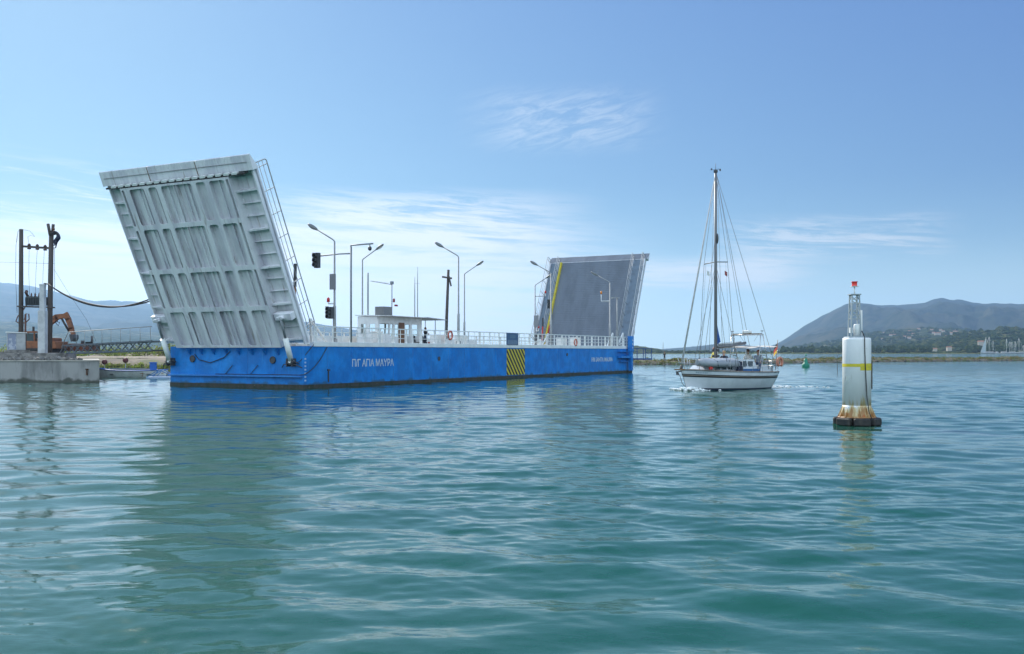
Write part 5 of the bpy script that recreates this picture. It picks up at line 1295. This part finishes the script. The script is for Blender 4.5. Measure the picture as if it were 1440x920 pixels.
for sg in (1,-1):
    mb = MB(); mb.prism([(-2.3,sg*1.0,1.08),(.25,sg*.98,1.08),(.2,sg*.985,1.24),(-2.3,sg*1.005,1.24)], (0,sg*.05,0)); mb.build('spray_cloth', mat('blue_canvas', (.03,.10,.24), .8), ph)
mb = MB(); mb.lohi((-3.9,-1.0,1.0),(-2.3,-.75,1.38)); mb.lohi((-3.9,.75,1.0),(-2.3,1.0,1.38)); mb.lohi((-3.95,-1.0,1.0),(-3.7,1.0,1.4)); mb.build('cockpit_coaming', GEL, YT, bevel=.03)
mb = MB(); mb.tube([(-3.0,0,1.0),(-3.0,0,1.7)], .05, 8); mb.torus((-3.06,0,1.65), .34, .02, 'X', 20, 6); mb.build('steering_wheel', STEEL, YT)
# mast and boom
MX = 1.05; MT = 13.0
mb = MB(); mb.tube([(MX,0,1.2),(MX,0,7),(MX,0,MT)], [.105,.10,.085], 12); mast = mb.build('mast', ALU, YT)
mb = MB(); mb.tube([(MX,-.95,7.55),(MX,0,7.62),(MX,.95,7.55)], .03, 6); mb.build('spreader', ALU, mast)
mb = MB(); mb.lohi((MX-.09,-.10,MT-.05),(MX+.09,.10,MT+.10)); mb.tube([(MX,0,MT),(MX,0,MT+.5)], .015, 5); mb.bar((MX,-.35,MT+.16),(MX,.38,MT+.12), .02); mb.box((MX,-.34,MT+.2),(.07,.07,.1)); mb.box((MX,.36,MT+.06),(.07,.07,.12)); mb.build('masthead_gear', DARK, mast)
mb = MB(); mb.ell((MX+.02,.14,9.0),(.09,.09,.32),8,6); mb.build('radar_reflector', DARK, mast)
for z, n in ((1.35,0),(2.0,1),(2.35,2)):
    mb = MB(); mb.tube([(MX,.1,z),(MX,.26,z)], .08, 10); mb.tube([(MX,-.1,z),(MX,-.26,z)], .08, 10); mb.build('winch', DARK, mast)
mb = MB(); mb.tube([(MX-.12,0,2.55),(MX-1.5,.05,2.62),(MX-3.1,.1,2.80)], .085, 8); boom = mb.build('boom', ALU, YT)
mb = MB(); mb.tube([(MX-.3,0,2.70),(MX-1.7,.05,2.76),(MX-2.6,.1,2.86)], [.05,.06,.04], 8); mb.build('furled_sail', CANV, boom)
mb = MB(); mb.prism([(MX-.12,0,2.7),(MX-.5,.0,2.85),(MX-.28,.0,3.4),(MX-.11,0,3.9)], (0,.03,0)); mb.build('sail_head', mat('sail_blue', (.02,.08,.28), .8), YT)
# rigging
bow = hp(1,1); RG = mat('rigging_wire', (.16,.17,.18), .4, .4)
mb = MB(); mb.tube([(MX+.1,0,MT-.35),(MX+1.7,0,7.3),(bow[0]-.12,0,1.55)], [.028,.055,.06], 8); mb.build('furled_genoa', CANV, YT)
mb = MB(); mb.tube([(bow[0]-.14,0,1.45),(bow[0]-.05,0,1.25)], .09, 8); mb.build('furling_drum', DARK, YT)
mb = MB(); ry = .014
mb.tube([(MX+.1,0,8.8),(2.9,0,1.35)], ry, 5)
for sg in (1,-1):
    mb.tube([(MX,0,MT-.1),(MX,sg*.95,7.55),(MX-.15,sg*1.5,1.25)], ry, 5); mb.tube([(MX,0,7.5),(MX-.55,sg*1.48,1.25)], ry, 5); mb.tube([(MX,0,7.5),(MX+.6,sg*1.4,1.28)], ry, 5)
    mb.tube([(MX-.1,0,MT-.2),(-4.4,sg*.9,1.2)], ry, 5)
    mb.tube([(MX,sg*.8,7.55),(MX+.05,sg*1.25,1.3)], .008, 4)
mb.tube([(MX-.1,0,MT-.1),(MX-3.05,.1,2.85)], ry*.8, 5); mb.tube([(MX-.12,.05,MT-.6),(MX-.5,.2,1.5)], ry*.8, 5); mb.tube([(MX-3.0,.1,2.75),(-2.6,0,1.85)], ry, 5)
mb.tube([(MX+.15,0,MT-.7),(MX+1.1,.3,1.35)], ry*.8, 5)
mb.build('rigging', RG, YT)
for y, z, c2, nm in ((-.72, 7.15, WHITECL, 'pale'), (.72, 7.05, mat('flag_maroon', (.30,.05,.05), .8), 'maroon')):
    mb = MB(); mb.quad([(MX,y,z),(MX-.16,y+.08,z-.08),(MX-.18,y+.07,z-.34),(MX-.02,y,z-.26)]); mb.quad([(MX,y+.01,z),(MX-.02,y+.01,z-.26),(MX-.18,y+.08,z-.34),(MX-.16,y+.09,z-.08)]); f = mb.build('courtesy_flag', c2, YT, recalc=False); f['label'] = nm+' small flag below the spreader'
# pulpit, stanchions, pushpit, anchor
mb = MB()
def dz(x, sg, in_=.06):
    u = (x+4.55)/9.2; p = hp(min(max(u,0),1),1); return Vector((x, sg*max(p[1]-in_,.02), p[2]+.03))
b0 = dz(3.5,1); b1 = dz(3.5,-1)
for z in (.33,.62):
    mb.tube([b0+Vector((0,0,z)), dz(4.2,1)+Vector((.1,.05,z+.02)), Vector((bow[0]+.28,.0,bow[2]+z+.06)), dz(4.2,-1)+Vector((.1,-.05,z+.02)), b1+Vector((0,0,z))], .018, 6)
for p in (b0,b1,dz(4.2,1),dz(4.2,-1)): mb.tube([p,p+Vector((.05,0,.64))], .018, 6)
mb.tube([Vector((bow[0]-.1,0,bow[2])), Vector((bow[0]+.27,0,bow[2]+.66))], .018, 6); mb.build('pulpit', STEEL, YT)
mb = MB()
for sg in (1,-1):
    xs = [3.5,2.4,1.3,.2,-.9,-2.0,-3.1]
    for x in xs: p = dz(x,sg); mb.tube([p,p+Vector((0,0,.62))], .015, 5)
    for z in (.32,.61): mb.tube([dz(x,sg)+Vector((0,0,z)) for x in xs+[-4.2]], .008, 4)
mb.build('guard_wires', STEEL, YT)
mb = MB()
for z in (.35,.64): mb.tube([dz(-3.3,1)+Vector((0,0,z)), dz(-4.4,1)+Vector((0,0,z)), dz(-4.45,-1)+Vector((0,0,z)), dz(-3.3,-1)+Vector((0,0,z))], .018, 6)
for x in (-3.3,-4.4):
    for sg in (1,-1): p = dz(x,sg); mb.tube([p,p+Vector((0,0,.65))], .018, 6)
mb.build('pushpit', STEEL, YT)
mb = MB(); mb.lohi((bow[0]-.4,-.16,bow[2]-.05),(bow[0]+.42,.16,bow[2]+.03)); mb.build('bowsprit', TEAK, YT)
mb = MB(); mb.bar((bow[0]-.1,0,bow[2]-.10),(bow[0]+.42,0,bow[2]-.16),.06); mb.prism([(bow[0]+.38,-.05,bow[2]-.10),(bow[0]+.40,-.03,bow[2]-.32),(bow[0]+.22,0,bow[2]-.34),(bow[0]+.26,.0,bow[2]-.2)],(0,.08,0)); mb.tube([(bow[0]+.1,0,bow[2]-.3),(bow[0]-.1,.05,bow[2]-.8),(bow[0]-.55,.1,.1)], .02, 5); mb.build('anchor', DARK, YT)
# stern arch with awning
mb = MB(); ax, az_ = -2.35, 3.30
for y in (-1.22,1.22):
    mb.tube([(ax+.35,y*.96,1.2),(ax+.12,y*.97,az_)], .03, 6); mb.tube([(ax-.75,y*.98,1.2),(ax-.12,y*.97,az_)], .03, 6); mb.tube([(ax-.45,y*.98,2.0),(ax+.25,y*.98,2.1)], .022, 6)
mb.tube([(ax,-1.3,az_),(ax,1.3,az_)], .04, 8); mb.tube([(ax+.15,-1.2,az_),(ax+.15,1.2,az_)], .03, 6); mb.tube([(ax-.15,-1.2,az_),(ax-.15,1.2,az_)], .03, 6)
mb.tube([(ax,-1.2,az_),(ax,-1.2,az_+.22)], .02, 5); mb.tube([(ax,1.2,az_),(ax,1.2,az_+.22)], .02, 5); mb.box((ax,-1.2,az_+.22),(.14,.14,.06)); mb.box((ax,1.2,az_+.22),(.14,.14,.06))
mb.tube([(ax,-.6,az_),(ax,-.2,az_-.5)], .012, 4); mb.tube([(ax,.9,az_),(ax-.1,.5,az_-.4)], .012, 4)
ar = mb.build('stern_arch', STEEL, YT)
mb = MB(); mb.lohi((ax-.14,-1.1,az_+.045),(ax+.14,1.1,az_+.08)); mb.build('arch_plank', TEAK, ar)
mb = MB(); mb.lohi((ax-.2,-.28,az_+.085),(ax+.2,.28,az_+.28)); mb.build('antenna_box', WHITE, ar, bevel=.04)
mb = MB()
N_ = 8
for i in range(N_):
    for j in range(N_):
        g = lambda a,b: (-.6-3.6*a/N_, -1.15+2.3*b/N_, 2.48+.06*math.sin(math.pi*b/N_)+.10*(a/N_)-.03*math.sin(math.pi*a/N_*3))
        mb.quad([g(i,j),g(i+1,j),g(i+1,j+1),g(i,j+1)], smooth=True)
bmesh.ops.remove_doubles(mb.bm, verts=mb.bm.verts[:], dist=.001)
aw = mb.build('awning', mat('awning_cream', (.58,.54,.48), .8), YT)
mb = MB()
for x in (-.65,-2.4,-4.15): mb.tube([(x,-1.15,2.44),(x+.05,-1.12,1.3)], .015, 5); mb.tube([(x,1.15,2.44),(x+.05,1.12,1.3)], .015, 5); mb.tube([(x,-1.15,2.45+.1*(-x-.6)/3.6),(x,0,2.51+.1*(-x-.6)/3.6),(x,1.15,2.45+.1*(-x-.6)/3.6)], .015, 5)
mb.build('awning_frame', STEEL, aw)
mb = MB(); mb.lohi((-.25,1.12,1.12),(.3,1.22,1.68)); mb.build('dark_weathercloth', NAVY, YT)
# name on the bow: a few small unreadable strokes
mb = MB()
for k in range(7):
    u = .905-.012*k; p = hp(u,.915,.013); mb.box(p,(.055,.01,.07))
mb.build('bow_lettering', mat('name_blue', (.10,.20,.28), .5), yh)
# ensign
def yw(x,y,z): return YT.matrix_basis @ Vector((x,y,z))
mb = MB(); mb.tube([(-4.5,.75,1.1),(-4.75,.78,3.0)], .018, 6); mb.build('flagstaff', TEAK, YT)
FL = [mat('flag_black', (.015,.015,.015), .8), mat('flag_red', (.50,.02,.02), .8), mat('flag_gold', (.80,.50,.02), .8)]
mb = MB(); nA, nB = 9, 10
def fg(a, b):     # a along the hoist (black on top), b along the fly; the cloth droops
    a_, b_ = a/nA, b/nB
    return (-4.72+.13*a_*.95-.30*b_*.55, .78-.40*b_+.06*math.sin(b_*6+a_*2), 2.95-.75*a_-.62*b_**1.2)
for i in range(nA):
    for j in range(nB): mb.quad([fg(i,j),fg(i+1,j),fg(i+1,j+1),fg(i,j+1)], mi=i*3//nA, smooth=True)
mb.build('ensign', FL, YT, recalc=False)
# inflatable dinghy lashed upside down on the foredeck
t = thing('dinghy', 'grey upturned inflatable dinghy lashed on the foredeck of the yacht', 'dinghy', yw(1.98,.70,1.30), YA)
mb = MB(); DG = mat('dinghy_grey', (.30,.32,.35), .6, col2=(.24,.26,.29), scale=2)
for sg in (1,-1): mb.tube([(-1.5,sg*.42,.22),(-1.3,sg*.44,.25),(.6,sg*.44,.26),(1.15,sg*.30,.30),(1.50,0,.36)], [.16,.20,.20,.19,.17], 12)
mb.build('tube', DG, t)
mb = MB(); n=10; hull_ = [[(-1.45+2.8*i/n, (-.55+1.1*j/8)*(1 if i<7 else (1-.8*((i-6)/4)**1.6)), .42+.17*math.sin(math.pi*j/8)) for j in range(9)] for i in range(n+1)]
for a, b_ in zip(hull_, hull_[1:]):
    for j in range(8): mb.quad([a[j],a[j+1],b_[j+1],b_[j]], smooth=True)
bmesh.ops.remove_doubles(mb.bm, verts=mb.bm.verts[:], dist=.001); mb.build('bottom', mat('dinghy_pale', (.42,.44,.47), .6, col2=(.33,.35,.38), scale=2), t)
mb = MB()
for x in (-.6,.5): mb.tube([(x,-.66,.1),(x,-.6,.4),(x,0,.62),(x,.6,.4),(x,.66,.1)], .018, 5)
mb.build('lashing', DARKCL, t)
t = thing('fuel_can', 'small red fuel can at the bow end of the upturned dinghy', 'can', yw(2.95,1.08,1.22), YA)
mb = MB(); mb.lohi((-.12,-.08,0),(.12,.08,.30)); mb.build('body', RED, t, bevel=.03); mb = MB(); mb.tube([(-.08,0,.29),(-.05,0,.38),(.06,0,.38),(.09,0,.29)], .02, 6); mb.build('handle', RED, t)
t = thing('horseshoe_buoy', 'faded orange horseshoe buoy hanging on the stern rail of the yacht', 'lifebuoy', yw(-4.30,1.25,1.62), YA)
mb = MB(); mb.tube([(0,0,0)]+[(.22*math.sin(a),.02,.0+.24*math.cos(a)) for a in np.linspace(-2.5,2.5,14)][0:0]+[(.22*math.sin(a),0,.26*math.cos(a)) for a in np.linspace(2.6,-2.6,16)], .09, 8) if False else mb.tube([(.22*math.sin(a),0,.26*math.cos(a)) for a in np.linspace(-2.6,2.6,18)], .085, 8)
mb.build('body', mat('buoy_faded', (.48,.20,.14), .7), t)
# crew
person('person', 'person in a yellow jacket sitting by the mast of the yacht', yw(.75,-.25,1.47), YA-1.9, sitting(.12, .04, .3), (SKIN, YELCL, WHITECL, WHITECL), HAIRR)
person('person', 'fair-haired person low in the companionway behind the yellow jacket', yw(-.15,-.2,1.1), YA-1.2, sitting(.28), (SKIN, NAVY, NAVY, BLACK), HAIRY)
person('person', 'red-haired person in a grey shirt sitting on the near side of the cockpit', yw(-2.75,.62,1.12), YA-1.0, sitting(.30, .05, .28), (SKIN, GREYCL, JEANS, BLACK), HAIRR)
person('person', 'brown-haired person sitting behind the grey shirt in the cockpit', yw(-2.55,-.05,1.12), YA-1.5, sitting(.36, .0, .3), (SKIN, WHITECL, JEANS, BLACK), HAIRB)
# bow wave and wake: foam
FOAM = mat('foam', (.80,.82,.82), .9, col2=(.62,.68,.70), scale=9)
mb = MB()
for k in range(420):
    t_u = rnd.random()**1.6; sg = 1 if rnd.random() < .75 else -1
    x = 3.85-t_u*2.2*(1 if rnd.random()<.6 else .4)+rnd.gauss(0,.12); y = sg*(.05+t_u*.75+abs(rnd.gauss(0,.12)))
    if rnd.random() < .35: x = 3.9+rnd.random()*.9; y = rnd.gauss(.2,.35)
    s = rnd.uniform(.02,.085)*(1.15-t_u*.7)
    mb.ell(yw(x,y,max(.01,.16*(1-t_u)*rnd.random()+.01)), (s*1.5,s*1.3,s), 6, 4)
for k in range(70):
    x = -3.4-rnd.random()*6; y = rnd.gauss(0,.5+.08*abs(x+3.4)); s = rnd.uniform(.02,.06); mb.ell(yw(x,y,.02),(s*2.2,s*1.6,s*.6),6,4)
tag(mb.build('foam', FOAM), 'white foam at the bow of the moving yacht', 'foam', kind='stuff')
# ---------------------------------------------------------------- banks with scrub
SOIL = mat('bank_soil', (.16,.125,.085), .95, col2=(.09,.075,.055), scale=.6, col3=(.075,.095,.035), scale3=.35, lo3=.48, hi3=.6, bump=.6, bscale=3)
def leaves(mb, c, r, h, n, size, mi_choices):
    for _ in range(n):
        a = rnd.uniform(0, 6.283); q = math.sqrt(rnd.random())*r; z = rnd.random()**.7*h*(1-.55*(q/r)**2)
        p = Vector((c[0]+q*math.cos(a), c[1]+q*math.sin(a), c[2]+z))
        u = Vector((rnd.gauss(0,1), rnd.gauss(0,1), rnd.gauss(0,.8))).normalized(); v = u.cross(Vector((rnd.gauss(0,1), rnd.gauss(0,1), rnd.gauss(0,1)))).normalized()
        s = size*rnd.uniform(.5,1.3)
        f = mb.bm.faces.new([mb.bm.verts.new(p-u*s), mb.bm.verts.new(p+v*s*.6), mb.bm.verts.new(p+u*s), mb.bm.verts.new(p-v*s*.6)]); f.material_index = rnd.choice(mi_choices)
def leafmat(n, c, c2):
    m = mat(n, c, .8, col2=c2, scale=1.2, spec=.2); nt = m.node_tree; b = nt.nodes['Principled BSDF']
    tr = nt.nodes.new('ShaderNodeBsdfTranslucent'); src = b.inputs['Base Color'].links[0].from_socket; nt.links.new(src, tr.inputs['Color'])
    mx = nt.nodes.new('ShaderNodeMixShader'); mx.inputs[0].default_value = .5
    nt.links.new(b.outputs[0], mx.inputs[1]); nt.links.new(tr.outputs[0], mx.inputs[2]); nt.links.new(mx.outputs[0], nt.nodes['Material Output'].inputs['Surface']); return m
LV = [leafmat('scrub_olive', (.15,.16,.05), (.20,.18,.07)), leafmat('scrub_green', (.12,.17,.04), (.16,.20,.05)), leafmat('scrub_dark', (.06,.08,.035), (.09,.11,.045)), leafmat('scrub_dry', (.30,.25,.13), (.24,.19,.10)), leafmat('grass_bright', (.18,.26,.04), (.23,.28,.07))]
def bank(name, line, depth, height, label, seed):
    "line: waterline points (x,y) left to right; the bank rises behind it"
    line = [Vector((*p, 0)) for p in line]; seg = []
    for a, b in zip(line, line[1:]):
        n = max(2, int((b-a).length/1.2)); seg += [a+(b-a)*i/n for i in range(n)]
    seg.append(line[-1])
    rows = [(-1.5,-1.2),(0,-.15),(.5,.35),(1.6,.75),(3.5,1.0),(depth*.5,1.05),(depth*.85,.7),(depth,.15),(depth+2,-1.2)]
    P = np.zeros((len(rows), len(seg), 3))
    for i, q in enumerate(seg):
        a = seg[max(0,i-1)]; b = seg[min(len(seg)-1,i+1)]; d = (b-a).normalized(); n = Vector((-d.y, d.x, 0))
        w = 1.2*float(fbm(q.x*.12+seed, q.y*.1+seed, 4))
        for j, (o, h) in enumerate(rows):
            k = q+n*(o+w+.5*float(fbm(q.x*.5+j*7, q.y*.5+seed, 3)))
            P[j, i] = (k.x, k.y, h*height*(1+.45*float(fbm(k.x*.3+seed, k.y*.3, 3))) if h > 0 else h)
    o = grid_mesh(name, P, SOIL); tag(o, label, 'bank', kind='structure'); return P
def scrub(P, label, n, rows=(2,7), big=1.0, mats_=(0,1,2,3), dens_seed=0, hscale=1.0, group_den=.45):
    mb = MB()
    for k in range(n):
        i = rnd.randrange(P.shape[1]-1); j = rnd.uniform(rows[0], rows[1]-1); j0 = int(j); f = j-j0
        a = P[j0, i]*(1-f)+P[j0+1, i]*f
        dn = float(vnoise(a[0]*.09+dens_seed, a[1]*.09)); tall = float(vnoise(a[0]*.05+40+dens_seed, a[1]*.2))
        if rnd.random() > dn+group_den*.5: continue
        h = rnd.uniform(.25,.65)*hscale*(.6+1.1*tall); r = rnd.uniform(.35,.95)*big
        choices = list(mats_) if rnd.random() < .5 else [rnd.choice(mats_)]
        leaves(mb, (a[0], a[1], a[2]-.1), r, h, int(26*big), .10*big, choices)
    o = mb.build('bank_scrub', LV, recalc=False); tag(o, label, 'scrub', kind='stuff')
P1 = bank('bank', [(12,168),(22,172),(30,171),(38,178),(52,192),(64,204),(78,216),(96,228),(125,244),(170,268)], 9, .78, 'low scrubby bank between channel and lagoon', 2.0)
scrub(P1, 'olive and dry scrub growing on the low bank behind the yacht', 1500, dens_seed=3, big=1.1, hscale=.85, mats_=(0,1,2,2,0,3))
P2 = bank('bank', [(-75,104),(-50,103),(-40,101.5),(-33,101),(-26,104),(-15,118),(-4,136),(6,152),(13,166)], 13, 1.35, 'green bank behind the moored boat', 5.0)
scrub(P2, 'bright green grass and bushes on the bank behind the moored boat', 2600, mats_=(1,4,1,4,0,2), dens_seed=11, hscale=1.0, group_den=.8, rows=(1.5,4.2))
P3 = bank('bank', [(-110,128),(-60,124),(-40,122),(-28,126),(-10,140),(8,160)], 16, 1.6, 'second bank with a dusty track behind the moored boat', 8.0)
scrub(P3, 'dark and green bushes beyond the dusty track', 1700, mats_=(0,1,4,4,2), dens_seed=21, hscale=2.2, big=1.3, group_den=.9, rows=(4,7))
TR = mat('track_sand', (.27,.22,.165), .95, col2=(.19,.155,.12), scale=.8)
mb = MB(); 
pts = [(-75,112.5),(-50,111.5),(-38,110.5),(-28,113),(-18,124)]
for a, b in zip(pts, pts[1:]): mb.quad([(a[0],a[1],1.62),(b[0],b[1],1.62),(b[0],b[1]+6,1.72),(a[0],a[1]+6,1.72)])
bmesh.ops.remove_doubles(mb.bm, verts=mb.bm.verts[:], dist=.001); tag(mb.build('track', TR), 'pale dusty track along the green bank', 'path', kind='structure')
# stones along the water's edge
mb = MB(); STONE = mat('edge_stone', (.22,.20,.18), .95, col2=(.10,.09,.08), scale=1.5)
for P in (P1, P2):
    for k in range(420):
        i = rnd.randrange(P.shape[1]); a = P[2, i]*.6+P[1, i]*.4; s = rnd.uniform(.12,.42)
        M = Euler((rnd.random()*3, rnd.random()*3, rnd.random()*3)).to_matrix()
        mb.ell((a[0]+rnd.gauss(0,.5), a[1]+rnd.gauss(0,.35), a[2]+rnd.uniform(-.1,.15)), (s, s*rnd.uniform(.5,.9), s*rnd.uniform(.4,.8)), 5, 4, M)
o = mb.build('edge_stones', STONE); tag(o, 'grey stones along the edge of the banks', 'stones', kind='stuff')
for f in o.data.polygons: f.use_smooth = False
# the person on the bank stands on the ground beneath his feet
def ground(P, x, y):
    d = (P[..., 0]-x)**2+(P[..., 1]-y)**2; i = np.unravel_index(d.argmin(), d.shape); return float(P[i][2])
q = SHOREMAN.location; q.y = 173.6; q.x = (934.5-720)/1400*q.y; q.z = ground(P1, q.x, q.y)
CROSSP = [o for o in bpy.data.objects if o.name == 'utility_pole'][0]

# ---------------------------------------------------------------- far marina, villages, radio mast
YW = mat('yacht_white', (.38,.39,.40), .5); MA = mat('far_mast', (.62,.60,.58), .5); SA = mat('far_sail', (.42,.47,.50), .8)
def far_yacht(px, d, mast_h, L, label, rz, sail=False):
    t = thing('moored_yacht', label, 'yacht', ((px-720)/1400*d, d, 0), rz, 'yachts moored at the far marina')
    mb = MB(); loft(mb, [[(p[0], p[1], p[2]) for p in row] for row in boat_hull(L, L*.3, 10, 3, -.3, (1.5,1.15,1.2))]); mb.build('hull', YW, t)
    mb = MB(); frustum(mb, -L*.25, L*.2, L*.10, 1.0, 1.9, .2, .8, .2); mb.build('cabin', YW, t)
    mb = MB(); mb.tube([(0,0,1), (0,0,mast_h)], [.20,.16], 6); mb.bar((0,-1.2,mast_h*.55), (0,1.2,mast_h*.55), .12); mb.tube([(-.1,0,2.6),(-L*.35,0,2.7)], .2, 6); mb.build('mast', MA, t)
    mb = MB(); mb.tube([(0,0,mast_h-.2),(L*.47,0,1.4)], .08, 4); mb.tube([(0,0,mast_h-.2),(-L*.47,0,1.4)], .05, 4); mb.build('stays', MA, t)
    if sail:
        mb = MB(); mb.prism([(.3,-.05,mast_h*.9),(.4,-.05,1.5),(L*.46,-.05,1.5)], (0,.1,0)); mb.build('sail', SA, t)
far = [(1386.5,1150,19,13,'far yacht with a pale triangular sail half hoisted',math.pi*.95,True),(1391,1165,20,13,'far bare-masted yacht just right of the pale sail',2.8,False),(1396.5,1160,15,11,'far yacht with a shorter mast in the gap right of the pale sail',.4,False),
       (1415.5,1150,17.5,12,'far yacht, first mast of the right-hand marina cluster',.3,False),(1420.3,1170,14.5,11,'far yacht, second mast of the right-hand marina cluster',2.6,False),(1423,1150,14,11,'far yacht, third and shortest mast of the right-hand marina cluster',.2,False),
       (1427.5,1160,15,11,'far yacht, fourth mast of the right-hand marina cluster',.6,False),(1433,1150,18,13,'far yacht with the tallest mast at the right edge of the marina',2.9,False),(1439,1165,10,10,'far yacht cut by the right edge of the view',.1,False)]
for px, d, h, L, lab, rz, s in far: far_yacht(px, d, h, L, lab, rz, s)
for px, d, lab in ((1402.5,1155,'low white motor cruiser in the gap left of the marina masts'),(1410,1160,'low white motor cruiser beside the first mast of the marina cluster')):
    t = thing('motor_cruiser', lab, 'motor boat', ((px-720)/1400*d, d, 0), .2); mb = MB(); loft(mb, boat_hull(7, 2.4, 10, 3, -.3, (1.6,1.2,1.1))); mb.build('hull', YW, t); mb = MB(); frustum(mb, -2, 1.5, 1.0, 1.0, 2.6, .3, 1.0, .3); mb.build('cabin', YW, t)
HW = mat('house_wall', (.42,.38,.33), .8); HR = mat('house_roof', (.34,.16,.10), .85)
def house(px, t_, w, label, key, z=None, group='pale village houses on the wooded foothill'):
    p, D_, Z_ = HSURF[key]
    if z is None:
        i = int(np.clip(np.searchsorted(p, px), 0, len(p)-1)); j = int(t_*45); d = D_[j]; zz = Z_[j, i]
    else: d = t_; zz = z
    t = thing('house', label, 'house', ((px-720)/1400*d, d, zz-1.5), rnd.uniform(-.5,.5), group)
    h = w*.55
    mb = MB(); mb.lohi((-w/2,-w*.35,0),(w/2,w*.35,h+1.5)); mb.build('wall', HW, t)
    mb = MB(); mb.prism([(-w/2-.4,-w*.4,h+1.5),(-w/2-.4,w*.4,h+1.5),(-w/2-.4,0,h+1.5+w*.22)],(w+.8,0,0)); mb.build('roof', HR, t)
HL = 'small pale house among trees on the hazy wooded foothill'
for k in range(46):
    px = rnd.choice([rnd.gauss(1325,20), rnd.gauss(1352,10), rnd.gauss(1270,14), rnd.gauss(1243,10)])
    px = min(max(px, 1195), 1375); house(px, rnd.uniform(.35,.85), rnd.uniform(5,8.5), HL, 'foothill')
house(1314, 1330, 6, 'pale house with a red roof on the flat shore left of the marina', 'foothill', 3.0, None)
house(1379, 1300, 6.5, 'house with a red roof standing just left of the pale sail', 'foothill', 12.0, None)
house(1334.5, 1330, 6, 'low house with a tan roof among the shore trees', 'foothill', 5.0, None)
HL2 = 'tiny pale house on the hazy low hill behind the quay'
p_, D2, Z2 = HSURF['hills']
t = thing('radio_mast', 'thin lattice radio mast on the far shore above the standing person', 'mast', ((932.5-720)/1400*1240, 1240, .8))
mb = MB(); H_ = 13.5
for k in range(3):
    a = 2*math.pi*k/3; mb.tube([(1.3*math.cos(a),1.3*math.sin(a),0),(.12*math.cos(a),.12*math.sin(a),H_)], .10, 5)
for k in range(8):
    z = k*H_/8; r = 1.3-1.18*k/8
    for q in range(3):
        a, b = 2*math.pi*q/3, 2*math.pi*(q+1)/3; mb.bar((r*math.cos(a),r*math.sin(a),z),((r-.14)*math.cos(b),(r-.14)*math.sin(b),z+H_/8), .07)
mb.build('lattice', GALV, t)
# gull on the quay lamp etc. are too small to read in the photograph
